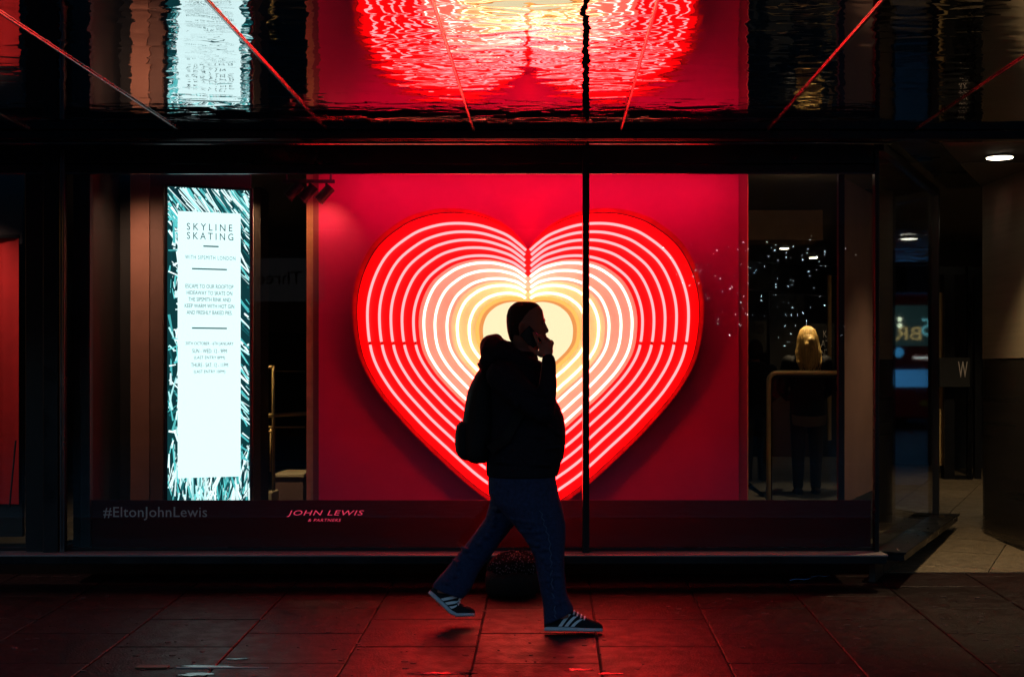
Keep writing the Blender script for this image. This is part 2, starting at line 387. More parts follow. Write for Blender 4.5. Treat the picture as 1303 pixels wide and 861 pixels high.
# angled side window
def gp(t, n=0.0): p = G0 + GD * t + GN * n; return (p.x, p.y)
def slant(t0, t1, n0, n1, z0, z1, name, m, bv=.003):
    return part(MB().prism([gp(t0, n0), gp(t0, n1), gp(t1, n1), gp(t1, n0)], z0, z1), name, m, sf, bevel=bv)
L = 2.46
slant(.02, L, -.004, .006, Zs + .02, SOF - .06, 'side_pane', M['glass'], 0)
slant(0, L + .15, -.03, .17, Zs - .012, Zs + .001, 'side_sill', M['frame2'], .004)
slant(.02, L + .14, -.03, .155, .205, Zs - .014, 'side_plinth', M['frame2'])
slant(.12, L + .1, -.08, -.04, -.1, .2, 'side_recess_wall', M['black'], 0)
slant(.03, L, -.02, .03, SOF - .058, SOF - .004, 'side_header', M['frame'])
slant(L - .0, L + .04, -.03, .03, Zs, SOF - .004, 'end_post', M['frame'])
slant(-.05, L, .10, .34, SOF - .006, SOF - .002, 'soffit_band', M['frame2'], 0)
for t in (.12, .52, .95, 1.4, 1.9, 2.35):
    p = gp(t, .1); part(MB().ball((p[0], p[1], Zs + .004), .009, 8, 4, (1, 1, .6)), 'bolt', M['rail'], sf, True)
# lettering on the plinth vinyl behind the glass
BD = 8.87
pl = solo(MB().box(W(108, 0, BD).x, XR - .03, BD, BD + .006, Zs, W(0, 636, BD).z), 'display_plinth', M['base'],
          'dark band along the foot of the window carrying the lettering', 'plinth', (0, BD, Zs))
M['red_ink_glow'] = mat('glowing_red_vinyl', (.85, .12, .2), .4); M['grey_ink'] = mat('grey_vinyl', (.5, .45, .42), .5)
M['red_ink_glow'].node_tree.nodes['Principled BSDF'].inputs['Emission Color'].default_value = (1, .05, .12, 1)
M['red_ink_glow'].node_tree.nodes['Principled BSDF'].inputs['Emission Strength'].default_value = .55  # emission stands in for the heart's light coming through the letters
u = BD / F
text('JOHN LEWIS', 'lettering', M['red_ink_glow'], pl, W(414, 653, BD) + Vector((0, -.001, 0)), 98 * u, 8.4 * u, spacing=1.12, shear=.28)
text('& PARTNERS', 'lettering', M['red_ink_glow'], pl, W(413, 661.3, BD) + Vector((0, -.001, 0)), 42 * u, 3.8 * u, spacing=1.15, shear=.28)
text('#EltonJohnLewis', 'lettering', M['grey_ink'], pl, W(197.5, 653, BD) + Vector((0, -.001, 0)), 132 * u, 17 * u, spacing=1.05)

# ------------------------------------------------------------------ heart neon sign
HD = 9.40
HX, HY = 672.0, 424.0
PTS = [(672, 318), (686, 300), (706, 282.5), (740, 268.5), (776, 265), (808, 270), (836.5, 282.5), (869, 310), (889, 350), (895.5, 394), (888, 450),
       (864.5, 496), (830, 538), (799, 570), (748, 617), (710, 645), (672, 673)]
def cat(p, n=7):
    out = []
    for i in range(len(p) - 1):
        a = p[max(i - 1, 0)]; b = p[i]; c = p[i + 1]; d = p[min(i + 2, len(p) - 1)]
        for k in range(n):
            t = k / n
            out.append(tuple(.5 * ((2 * b[j]) + (-a[j] + c[j]) * t + (2 * a[j] - 5 * b[j] + 4 * c[j] - d[j]) * t * t + (-a[j] + 3 * b[j] - 3 * c[j] + d[j]) * t ** 3) for j in (0, 1)))
    out.append(p[-1]); return out
HALF = cat(PTS)
def ring(s, side=1):
    r = []
    for x, y in HALF:
        X = HX + side * s * (x - HX); Y = HY + s * (y - HY)
        if s < .985:
            k = min(1, (1 - s) / .08)
            wgt = math.exp(-abs(X - HX) / 24.0)
            if y < HY: Y += k * (-6 * wgt + 6 * (1 - wgt))
            else: Y += k * 6 * max(0, 1 - (y - HY) / 160)
        r.append((X, Y))
    return r
def full(s):
    a = ring(s, 1); b = ring(s, -1); return a + b[-2:0:-1]
hp = lambda q, d: W(q[0], q[1], HD) + Vector((0, d - HD, 0))
hs = thing('neon_heart', 'giant glowing heart sign of nested white and red neon outlines', 'neon sign', (W(HX, 0, HD).x, 9.5, .5))
def plate(s, d0, d1, name, m):
    ps = full(s); n = len(ps); mb = MB()
    vs = [hp(q, d0) for q in ps] + [hp(q, d1) for q in ps] + [hp((HX, HY), d0), hp((HX, HY), d1)]
    fs = []
    for i in range(n):
        j = (i + 1) % n
        fs += [(i, j, 2 * n), (n + j, n + i, 2 * n + 1), (i, n + i, n + j, j)]
    mb.add(vs, fs); return part(mb, name, m, hs)
def band(s0, s1, d0, d1, name, m):
    a = full(s0); b = full(s1); n = len(a); mb = MB()
    vs = [hp(q, d0) for q in a] + [hp(q, d0) for q in b] + [hp(q, d1) for q in b] + [hp(q, d1) for q in a]
    fs = []
    for i in range(n):
        j = (i + 1) % n
        for k in range(4):
            l = (k + 1) % 4; fs.append((k * n + i, k * n + j, l * n + j, l * n + i))
    mb.add(vs, fs); return part(mb, name, m, hs)
plate(.972, HD, HD + .02, 'red_board', M['redboard'])
plate(.99, HD + .024, 9.455, 'sign_box', M['rim'])
band(.978, 1.0, HD - .004, HD + .045, 'rim', M['rim'])
band(.9725, .9775, HD - .002, HD + .03, 'groove', M['cap'])
plate(.622, HD - .012, HD - .002, 'salmon_board', M['salmon'])
plate(.437, HD - .022, HD - .014, 'cream_board', M['cream'])
TR = dict(o=emit('red_neon', (1, .56, .53), 1.0), m=emit('white_neon', (1, .85, .78), 1), i=emit('warm_neon', (1, .9, .62), 1))
def setem(m, col, s):
    e = [n for n in m.node_tree.nodes if n.type == 'EMISSION'][0]; e.inputs[0].default_value = (*col, 1); e.inputs[1].default_value = s
setem(TR['o'], (1, .019, .020), 32.0); setem(TR['m'], (1, .088, .072), 22.0); setem(TR['i'], (1, .285, .14), 12)
SCALES = [.91, .842, .777, .714, .649, .59, .527, .459, .40, .333]
for i, s in enumerate(SCALES):
    m = TR['o'] if i < 5 else TR['m'] if i < 8 else TR['i']
    d = HD - (.044 if i < 5 else .05 if i < 8 else .056)
    for side in (1, -1):
        ps = [q for q in ring(s, side) if abs(q[0] - HX) > 2.4]
        segs = [ps]
        if i < 5:
            segs = [[q for q in ps if q[1] < 434], [q for q in ps if q[1] > 439.5]]
            # bring both ends to the electrode gap
            for (sg, yy, k, k2) in ((segs[0], 434.8, -1, 0), (segs[1], 438.8, 0, -1)):
                q0 = segs[0][-1]; q1 = segs[1][0]; t = (yy - q0[1]) / (q1[1] - q0[1]); e = (q0[0] + (q1[0] - q0[0]) * t, yy)
                if k == -1: seg_e0 = e
                else: seg_e1 = e
            segs[0].append(seg_e0); segs[1].insert(0, seg_e1)
            for e in (seg_e0, seg_e1):
                pt = hp(e, d)
                part(MB().tube([pt + Vector((0, -.001, -.006)), pt + Vector((0, .038, .0))], .0085, 8), 'electrode', M['cap'], hs, True)
        for sg in segs:
            part(MB().tube([hp(q, d) for q in sg], .0088, 8), 'neon_tube', m, hs, True)
            for k in range(6, len(sg), 14):        # glass tube supports
                pt = hp(sg[k], d); part(MB().tube([pt, pt + Vector((0, HD - d, 0))], .004, 6), 'tube_clip', M['cap'], hs)
rp = ring(.288, 1) + ring(.288, -1)[-2:0:-1]
part(MB().tube([hp(q, HD - .03) for q in rp], .012, 8, True), 'centre_rim', emit('orange_rim', (1, .40, .09), 1.6), hs, True)
plate(.295, HD - .0235, HD - .0225, 'orange_face', emit('orange_face', (1, .36, .10), 1.0))
core = emit('cream_light_box', (1, .84, .50), 1.2)
plate(.255, HD - .05, HD - .024, 'centre_light_box', core)

# ------------------------------------------------------------------ display case behind the glass
WD = 9.475
rw = thing('red_display_wall', 'pink red painted wall that the heart sign hangs on', 'display wall', (0, WD, .3))
part(MB().box(W(405.5, 0, WD).x, W(940, 0, WD).x, WD, WD + .05, .28, 2.75), 'wall_board', M['redwall'], rw)
part(MB().box(W(398, 0, WD).x, W(405.2, 0, WD).x, WD + .01, WD + .05, .28, 2.75), 'edge_trim', mat('dark_red_edge', (.16, .02, .03), .5), rw)
part(MB().box(W(389.5, 0, WD).x, W(397.7, 0, WD).x, WD + .015, WD + .05, .28, 2.75), 'edge_trim', mat('wood_edge', (.32, .17, .09), .5, var=.2, scale=12), rw)
part(MB().box(W(940.3, 0, WD).x, W(951, 0, WD).x, WD + .01, WD + .05, .28, 2.75), 'edge_trim', mat('plum_edge', (.30, .02, .05), .5), rw)
part(MB().box(W(951.2, 0, WD).x, W(952.4, 0, WD).x, WD + .008, WD + .05, .28, 2.75), 'edge_bead', M['gold'], rw)
struct(MB().box(W(110, 0, 9.3).x, XR - .12, 8.9, 9.6, .24, .28), 'display_floor', M['base'])
struct(MB().box(W(112, 0, 9.3).x, W(951, 0, 9.3).x, 8.9, 9.6, 2.752, 2.79), 'display_ceiling', M['inter'])
lb = thing('brown_display_panel', 'brown panel standing behind the lit poster screen', 'panel', (-2.6, 9.7, .28))
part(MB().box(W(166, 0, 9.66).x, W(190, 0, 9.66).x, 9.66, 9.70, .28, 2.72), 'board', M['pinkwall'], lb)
part(MB().box(W(190.3, 0, 9.66).x, W(318, 0, 9.66).x, 9.675, 9.71, .28, 2.72), 'board', M['brown'], lb)  # darker tone puts the shade of the screen into the board colour
solo(MB().box(W(100, 0, 9.0).x, W(109, 0, 9.0).x, 8.9, 10.4, .28, 2.75).box(W(109.2, 0, 9.72).x, W(165.5, 0, 9.72).x, 9.72, 9.76, .28, 2.75), 'black_partition', M['black'], 'black partition closing the left end of the heart window', 'partition', (-2.9, 9.2, .28))
rpn = solo(MB().add([W(1073, 226, 9.2), W(1073, 640, 9.2), W(1113.5, 622, 10.16), W(1113.5, 249, 10.16)] +
                    [W(1073, 226, 9.2) + Vector((-.02, .0085, 0)), W(1073, 640, 9.2) + Vector((-.02, .0085, 0)), W(1113.5, 622, 10.16) + Vector((-.02, .0085, 0)), W(1113.5, 249, 10.16) + Vector((-.02, .0085, 0))],
                    [(0, 1, 2, 3), (4, 7, 6, 5), (0, 4, 5, 1), (1, 5, 6, 2), (2, 6, 7, 3), (3, 7, 4, 0)]), 'slanted_panel', M['brown'],
           'dull brown panel slanting back at the right end of the window', 'panel', (1.9, 9.2, .4))
part(MB().box(W(1065, 0, 9.19).x, W(1072.6, 0, 9.19).x, 9.14, 9.19, .28, 2.72), 'edge_post', M['frame'], rpn)
a_, b_ = W(1066, 0, 9.19), W(1113.5, 0, 10.16)
part(MB().prism([(a_.x, 9.185), (a_.x + .03, 9.185), (b_.x + .01, 10.16), (b_.x - .02, 10.17)], .1, .524), 'base_board', M['black'], rpn)
# lamp strip hidden behind the window head, washing the red wall
def area(name, loc, rot, sx, sy, power, col, parent=None):
    l = bpy.data.lights.new(name, 'AREA'); l.shape = 'RECTANGLE'; l.size = sx; l.size_y = sy; l.energy = power; l.color = col
    o = bpy.data.objects.new(name, l); COL.objects.link(o); o.location = Vector(loc) - root_org(parent); o.rotation_euler = rot; o.parent = parent; return o
def spot(name, loc, target, power, col, size=60, blend=.6, parent=None, rad=.03):
    l = bpy.data.lights.new(name, 'SPOT'); l.energy = power; l.color = col; l.spot_size = R(size); l.spot_blend = blend; l.shadow_soft_size = rad
    o = bpy.data.objects.new(name, l); COL.objects.link(o); o.location = Vector(loc) - root_org(parent)
    o.rotation_euler = (Vector(target) - Vector(loc)).to_track_quat('-Z', 'Y').to_euler(); o.parent = parent; return o
ls = thing('display_strip_light', 'slim strip lamp under the display ceiling above the heart', 'lamp', (-.2, 9.1, 2.73))
part(MB().box(-1.5, 1.25, 9.08, 9.14, 2.72, 2.75), 'housing', M['frame'], ls)
area('lamp', (-.12, 9.11, 2.715), (R(22), 0, 0), 2.7, .04, 24, (1, .03, .13), ls)

# track with three spotlights
tr = thing('lighting_track', 'short black ceiling track holding three spotlights at the top of the window', 'light track', (W(380, 0, 9.2).x, 9.2, 2.6))
part(MB().box(W(360, 0, 9.2).x, W(426, 0, 9.2).x, 9.185, 9.215, W(0, 233, 9.2).z, W(0, 229, 9.2).z), 'track', M['frame'], tr)
part(MB().tube([W(364, 229, 9.2), W(364, 200, 9.2)], .008), 'rod', M['frame'], tr); part(MB().tube([W(421, 229, 9.2), W(421, 200, 9.2)], .008), 'rod', M['frame'], tr)
for k, (px, py) in enumerate(((374, 243), (392, 246), (413, 247))):
    t = thing('spotlight', ['leftmost of the three black track spotlights, hanging over the dark gap beside the lit screen', 'middle one of the three black track spotlights above the red wall edge', 'rightmost of the three black track spotlights, over the red wall'][k], 'spotlight', W(px, py, 9.2), 'spotlights on the ceiling track')
    c = W(px, py, 9.2); ax = Vector((-.55, -.1, -.62)).normalized()
    part(MB().tube([c - ax * .06, c + ax * .05, c + ax * .06], [.034, .034, .037], 14), 'barrel', M['frame2'], t, False)
    part(MB().tube([c + ax * .0605, c + ax * .062], .028, 14), 'lens', M['phone'], t)
    part(MB().tube([c, W(px + 3, 231, 9.2)], .007), 'stem', M['frame'], t)
spot('lamp', W(416, 238, 9.2), W(402, 330, WD), 60, (1, .5, .2), 90, 1, tr, .04)
spot('lamp', W(160, 214, 9.05), W(190, 420, 9.66), 45, (1, .56, .36), 100, 1, tr, .04)  # added spot without a fitting, off the track, brightens the brown panel

# ------------------------------------------------------------------ lit poster screen
A = Vector((W(213, 0, 9.30).x, 9.30)); B = Vector((W(318, 0, 9.52).x, 9.52)); SD = (B - A); SLEN = SD.length; SD = SD / SLEN; SNn = Vector((SD.y, -SD.x))
if SNn.y > 0: SNn = -SNn
SA = math.atan2(SD.y, SD.x)
zt = W(0, 237, 9.3).z; zb = W(0, 655, 9.3).z
scn = thing('poster_screen', 'tall bright digital poster advertising skyline skating over frosty teal needles', 'screen', (A.x, A.y, .28))
def sx(t, n=0.0): p = A + SD * t + SNn * n; return p.x, p.y
def sbox(t0, t1, n0, n1, z0, z1, name, m, bv=0): return part(MB().prism([sx(t0, n0), sx(t0, n1), sx(t1, n1), sx(t1, n0)], z0, z1), name, m, scn, bevel=bv)
sbox(-.02, SLEN + .02, -.06, -.004, .28, zt + .015, 'casing', M['screenb'], .004)
def vcol(name, s):
    m = bpy.data.materials.new(name); m.use_nodes = True; t = m.node_tree; t.nodes.clear()
    a = N(t, 'ShaderNodeVertexColor'); a.layer_name = 'Col'
    e = N(t, 'ShaderNodeEmission'); e.inputs[1].default_value = s; t.links.new(a.outputs[0], e.inputs[0])
    o = N(t, 'ShaderNodeOutputMaterial'); t.links.new(e.outputs[0], o.inputs[0]); return m
M['print'] = vcol('screen_picture', 1.35)
# frosted pine needles: printed picture, a flat layer of coloured strokes
mb = MB(); cols = []
def quad(p, q, wd, n, c):
    if len(cols):
        lo, hi = 0.0, 1.0; m_ = wd / 2
        for (a0, dd, l0, l1) in ((p[0], q[0] - p[0], m_, SLEN - m_), (p[1], q[1] - p[1], zb + m_, zt - m_)):
            if abs(dd) < 1e-6: continue
            t0, t1 = sorted(((l0 - a0) / dd, (l1 - a0) / dd)); lo = max(lo, t0); hi = min(hi, t1)
        if hi - lo < .05: return
        p, q = (p[0] + (q[0] - p[0]) * lo, p[1] + (q[1] - p[1]) * lo), (p[0] + (q[0] - p[0]) * hi, p[1] + (q[1] - p[1]) * hi)
    d = Vector((q[0] - p[0], q[1] - p[1]))
    if d.length < 1e-5: return
    e = Vector((-d.y, d.x)).normalized() * wd / 2; vs = []
    for (a, k) in ((p, 1), (q, .55), (q, -.55), (p, -1)):
        t = min(max(a[0] + e.x * k, .0), SLEN); z = min(max(a[1] + e.y * k, zb), zt); x, y = sx(t, n); vs.append((x, y, z))
    mb.add(vs, [(0, 3, 2, 1)]); cols.append(c)
quad((SLEN / 2, zb), (SLEN / 2, zt), SLEN * 1.9, .0, (.004, .035, .04))
x, y = 0, 0
rnd = random.Random(3)
teal = [(.45, .9, .9), (.85, 1.1, 1.1), (.08, .50, .52), (.01, .10, .11), (.75, 1.0, 1.0), (.004, .04, .05), (.75, 1, 1), (.12, .6, .6), (.004, .03, .04)]
n_ = 0
for i in range(680):
    n_ += 1; off = .0004 + i * 4e-6
    zone = rnd.random()
    if zone < .25:      # top: long needles running down to the right
        t = rnd.uniform(-.1, SLEN); z = rnd.uniform(zt - .16, zt + .1); a = rnd.gauss(-.92, .09); l = rnd.uniform(.15, .45)
    elif zone < .42:    # right edge
        t = rnd.uniform(SLEN - .1, SLEN); z = rnd.uniform(zb + .3, zt); a = rnd.gauss(-.85, .16); l = rnd.uniform(.1, .26)
    elif zone < .68:    # left edge
        t = rnd.uniform(0, .1); z = rnd.uniform(zb + .2, zt - .2); a = rnd.uniform(-1.5, .9) if rnd.random() < .5 else rnd.uniform(1.2, 1.8); l = rnd.uniform(.04, .16)
    else:               # bottom: upright blades
        t = rnd.uniform(0, SLEN); z = rnd.uniform(zb, zb + .22); a = rnd.gauss(1.5, .22); l = rnd.uniform(.10, .32)
    c = rnd.choice(teal); f = rnd.uniform(.7, 1.15)
    quad((t, z), (t + math.cos(a) * l, z + math.sin(a) * l), rnd.uniform(.004, .019), off, tuple(v * f for v in c))
pic = part(mb, 'frosty_picture', M['print'], scn)
pm = pic.data; ca = pm.color_attributes.new('Col', 'FLOAT_COLOR', 'CORNER')
for p in pm.polygons:
    for li in p.loop_indices: ca.data[li].color = (*cols[p.index], 1)
# recalc may flip faces; emission is two sided
def su(px): # photo x on the screen plane -> distance along it
    # intersect the view ray with the screen plane
    k = (px - VX) / F; t = (k * A.y - A.x) / (SD.x - k * SD.y); return t
def sz(px, py): t = su(px); d = A.y + SD.y * t; return CZ + (VY - py) / F * d
ct0, ct1 = su(226), su(306)
sbox(ct0, ct1, .003, .005, sz(226, 608), sz(226, 268.5), 'white_card', emit('screen_white', (.74, 1.0, 1.0), 1.32))
ink = {'d': emit('screen_ink', (.02, .07, .08), 1), 'l': emit('screen_light_ink', (.03, .10, .11), 1), 'p': emit('screen_pale_ink', (.10, .25, .27), 1)}
def stext(s, px, py, wpx, hpx, k, **kw):
    kw.setdefault('bold', 0.0)
    t = su(px); d = A.y + SD.y * t; x, y = sx(t, .007); sc = su(px + .5) - su(px - .5)
    text(s, 'screen_text', ink[k], scn, (x, y, sz(px, py)), wpx * sc, hpx * d / F, SA, depth=.0008, **kw)
stext('SKYLINE', 266.6, 289.3, 58, 8.8, 'd', spacing=1.5); stext('SKATING', 267.3, 300.8, 59, 8.8, 'd', spacing=1.5)
stext('WITH SIPSMITH LONDON', 267.5, 328, 64, 5, 'p', spacing=1.2)
ln = ['ESCAPE TO OUR ROOFTOP', 'HIDEAWAY TO SKATE ON', 'THE SIPSMITH RINK AND', 'KEEP WARM WITH HOT GIN', 'AND FRESHLY BAKED PIES.']
for i, s in enumerate(ln): stext(s, 266.5, 364.5 + i * 8.3, [61, 58, 54, 63, 58][i], 5, 'l')
for i, (s, k, wv) in enumerate((('20TH OCTOBER - 6TH JANUARY', 'd', 61), ('SUN - WED: 12 - 9PM', 'd', 44), ('(LAST ENTRY 8PM)', 'l', 39), ('THURS - SAT: 12 - 11PM', 'd', 47), ('(LAST ENTRY 10PM)', 'l', 40))):
    stext(s, 266.5, 437.5 + i * 8.9, wv, 5, k)
for (px0, px1, py) in ((258.5, 278, 313.5), (244, 288.5, 342.5), (244, 288.5, 417.5)):
    sbox(su(px0), su(px1), .0055, .0062, sz(267, py + .9), sz(267, py - .9), 'rule_line', ink['l'])

# ------------------------------------------------------------------ window further left with a red banner
rb = thing('red_banner', 'red fabric banner hanging in the neighbouring window at the left edge', 'banner', (-3.7, 9.35, .3))
mb = MB(); xa, xb = -4.9, W(25, 0, 9.35).x; n = 40; zt2, zb2 = W(0, 303, 9.35).z, W(0, 641, 9.35).z
secs = []
for i in range(n + 1):
    x = xa + (xb - xa) * i / n; y = 9.35 + .012 * math.sin(i * .9) + .006 * math.sin(i * 2.3)
    secs.append((x, y))
vs = [(x, y, z) for z in (zb2, (zb2 + zt2) / 2, zt2) for (x, y) in secs]
fs = [(r * (n + 1) + i, r * (n + 1) + i + 1, (r + 1) * (n + 1) + i + 1, (r + 1) * (n + 1) + i) for r in (0, 1) for i in range(n)]
vs += [(x, y + .008, z) for (x, y, z) in vs]; k = 3 * (n + 1); fs += [tuple(q + k for q in f[::-1]) for f in fs]
mb.add(vs, fs); part(mb, 'cloth', mat('red_cloth', (.5, .004, .003), .8, var=.12, scale=6, bump=.003, bscale=12), rb, True)
part(MB().box(xa, xb, 9.33, 9.36, zt2, zt2 + .02), 'batten', M['frame'], rb)
part(MB().tube([(W(12, 0, 9.3).x, 9.3, zb2 - .02), (W(20, 0, 9.3).x, 9.3, zb2 + .42)], .006), 'cord', M['black'], rb)
part(MB().box(-5, W(27, 0, 9.4).x, 9.42, 9.46, .28, 2.7), 'backing', M['inter'], rb)
ls2 = thing('added_banner_lamp', 'small added lamp, out of view, over the red banner in the left window', 'lamp', (-4.0, 8.95, 2.68))
part(MB().tube([(-4.0, 8.95, 2.72), (-4.0, 8.97, 2.6)], .03, 12), 'barrel', M['frame'], ls2)
spot('lamp', (-4.0, 8.98, 2.59), (-3.9, 9.35, 1.2), 48, (1, .6, .5), 110, 1, ls2)  # added spot, brightens the banner from out of view

# ------------------------------------------------------------------ inside the shop: left gap
col_ = solo(MB().box(W(322, 0, 11).x, W(332, 0, 11).x, 11, 11.3, .2, SOF), 'interior_column', M['brown'], 'narrow brown post inside the shop beside the lit screen', 'post', (-2.2, 11.1, .2), bevel=.004)
hr = thing('stair_rail', 'brass framed stair rail seen in the dark gap left of the heart', 'handrail', (-2.1, 11.4, .2))
D = 11.4
def hbar(a, b, r, d=D, d2=None): part(MB().tube([W(*a, d), W(*b, d2 or d)], r, 8), 'rail_bar', M['gold'], hr, True)
hbar((335, 467), (350, 467), .012); hbar((348, 466), (348, 624), .014); hbar((331, 529), (406, 525), .016)
hbar((336, 538), (332, 640), .012); hbar((337, 543), (388, 543), .007); hbar((348, 472), (388, 472), .004); hbar((337, 549), (346, 549), .008)
hbar((344.5, 545), (344, 600), .006)
part(MB().box(W(337, 0, D).x, W(347, 0, D).x, D + .02, D + .03, W(0, 636, D).z, W(0, 540, D).z), 'rail_glass', M['glass'], hr)
sl = lambda *a: bpy.data.objects
bx = thing('display_step', 'low wooden step with pale top behind the stair rail', 'step', (W(370, 0, 12).x, 12, .2))
part(MB().box(W(349, 0, 12).x, W(386, 0, 12).x, 12, 12.5, .2, W(0, 607, 12).z - .002), 'riser', M['brown'], bx, bevel=.006)
part(MB().box(W(348, 0, 12).x, W(387, 0, 12).x, 11.98, 12.52, W(0, 607, 12).z, W(0, 604, 12).z + .01), 'top_board', mat('pale_board', (.45, .36, .22), .5), bx, bevel=.006)
solo(MB().box(W(336, 0, 11.6).x, W(346, 0, 11.6).x, 11.6, 11.9, .2, W(0, 626, 11.6).z), 'small_block', mat('pale_board2', (.4, .32, .2), .5), 'small pale block on the floor at the foot of the stair rail', 'block', (W(341, 0, 11.6).x, 11.7, .2), bevel=.01)
solo(MB().prism([(W(325, 0, 13).x, 13), (W(392, 0, 13).x, 14.4), (W(392, 0, 13).x, 14.5), (W(325, 0, 13).x, 13.1)], 1.75, 2.55), 'hanging_bulkhead', M['inter'], 'dark slanting bulkhead under the shop ceiling in the left gap', 'bulkhead', (-2.3, 13.5, 1.8))

# ------------------------------------------------------------------ inside the shop: right gap
blk = solo(MB().box(W(930, 0, 12.5).x, W(1047, 0, 12.5).x, 12.5, 13.0, W(0, 305, 12.5).z, SOF - .004), 'ceiling_box', mat('taupe_box', (.26, .15, .085), .7, var=.1), 'brown ceiling box inside the shop above the blond person', 'bulkhead', (2, 12.7, 2.6))
solo(MB().prism([(W(940, 0, 14).x, 14), (W(1060, 0, 15.5).x, 15.5), (W(1060, 0, 15.5).x, 15.7), (W(940, 0, 14).x, 14.2)], 2.2, 2.48), 'ceiling_beam', M['black'], 'black slanting beam below the two small warm ceiling lights', 'beam', (2, 14.8, 2.4))
M['lamp'] = emit('warm_lamp_disc', (1, .86, .62), 14)
def downlight(x, d, z, r, label, power, cone=100, tgt=None, col=(1, .74, .42), tilt=0):
    t = thing('ceiling_downlight', label, 'downlight', (x, d, z), 'round recessed ceiling downlights')
    part(MB().tube([(x, d, z + .004), (x, d, z - .006)], [r * 1.15, r * 1.12], 24), 'trim_ring', M['frame2'], t)
    part(MB().tube([(x, d, z - .0065), (x, d, z - .010)], r, 24), 'lens', M['lamp'], t)
    if power: spot('lamp', (x, d, z - .03), tgt or (x, d, 0), power, col, cone, .7, t, r)
    return t
p = W(1272, 199, 9.44); downlight(p.x, 9.44, SOF - .003, .085, 'large oval looking downlight over the shop entrance at upper right', 170)
downlight(3.78, 7.2, SOF - .012, .085, 'downlight in the mirror canopy beyond the right edge', 8)
for (px, py, d, lb_) in ((998, 315, 16.3, 'left one of two small warm downlights glimpsed through the window above the blond person'), (1035, 327, 17.6, 'right one of two small warm downlights glimpsed through the window above the blond person')):
    q = W(px, py, d); downlight(q.x, d, SOF - .003, .05, lb_, 16)
q = W(1030, 0, 13.45); downlight(q.x, 13.55, SOF - .003, .05, 'warm downlight behind the brown ceiling box, right over the blond person', 120, 46)
downlight(4.3, 13.4, SOF - .003, .07, 'downlight deep in the entrance passage near the doors', 70)
q = W(285, 0, 11.0); downlight(q.x, 11.0, SOF - .003, .05, 'added downlight for the stair rail, unseen behind the poster screen', 150, 120, (q.x + .5, 11.4, .2))  # added lamp, brightens the brass rails
downlight(1.75, 9.95, SOF - .003, .04, 'added downlight, unseen behind the window head at the right end of the display', 9, 120, (1.9, 12.5, 2.2))  # added lamp aimed back to brighten the ceiling box
# balustrade loop
bl = thing('brass_handrail', 'brass handrail loop with glass infill in front of the blond person', 'handrail', (W(1025, 0, 11).x, 11, .2))
D = 11.0
path = [W(978, 645, D), W(978, 560, D), W(978, 490, D)]
for k in range(1, 7):
    a = math.pi / 2 * k / 6; path.append(W(978 + 11 * (1 - math.cos(a)), 485 - 11 * math.sin(a), D))
path += [W(1040, 474, D), W(1085, 474, D)]
part(MB().tube(path, .019, 10), 'rail', M['gold'], bl, True)
part(MB().tube([W(981.5, 640, D), W(981.5, 490, D), W(990, 478, D), W(1085, 478, D)], .007, 8), 'inner_rail', M['frame2'], bl, True)
part(MB().box(W(982, 0, D).x, W(1082, 0, D).x, D + .004, D + .014, .22, W(0, 480, D).z), 'infill_glass', M['glass'], bl)
# rear door frame and posters
rd = thing('interior_door', 'tall brass edged glass door at the back of the shop', 'door', (W(1062, 0, 15).x, 15, .2))
for (a, b, c, d2, nm) in ((1066, 1071, 350, 600, 'jamb'), (1054, 1058, 350, 560, 'jamb'), (1059, 1065, 352, 356, 'top_bar')):
    part(MB().box(W(a, 0, 15).x, W(b, 0, 15).x, 15, 15.06, W(0, d2, 15).z, W(0, c, 15).z), nm, M['gold'] if nm == 'jamb' else M['frame2'], rd)
part(MB().box(W(1058.2, 0, 15).x, W(1065.8, 0, 15).x, 15.02, 15.03, .25, W(0, 358, 15).z), 'door_glass', M['glass'], rd)
pst = solo(MB().box(W(1025, 0, 18).x, W(1061, 0, 18).x, 17.96, 18, W(0, 470, 18).z, W(0, 412, 18).z), 'notice_board', M['black'], 'black notice with pale capital letters on the shop back wall', 'poster', (3.4, 17.98, 1.5))
for i, s in enumerate(('K', 'AT', 'NT')): text(s, 'lettering', M['grey_ink'], pst, W(1050, 425 + i * 12, 17.95), [5, 11, 12][i] * 17.95 / F, 9 * 17.95 / F)
ps2 = solo(MB().box(W(953, 0, 18).x, W(975, 0, 18).x, 17.96, 18, W(0, 448, 18).z, W(0, 408, 18).z), 'wall_poster', M['inter'], 'dim grey poster with letters behind the dark suited person', 'poster', (2.6, 17.98, 1.5))
text('IG', 'lettering', M['black'], ps2, W(966, 417, 17.95), 14 * 17.95 / F, 9 * 17.95 / F)
solo(MB().box(W(978, 0, 18.5).x, W(1022, 0, 18.5).x, 18.4, 18.5, .2, W(0, 365, 18.5).z), 'wall_cabinet', M['inter'], 'tall dark cabinet against the shop back wall', 'cabinet', (2.9, 18.45, .2))

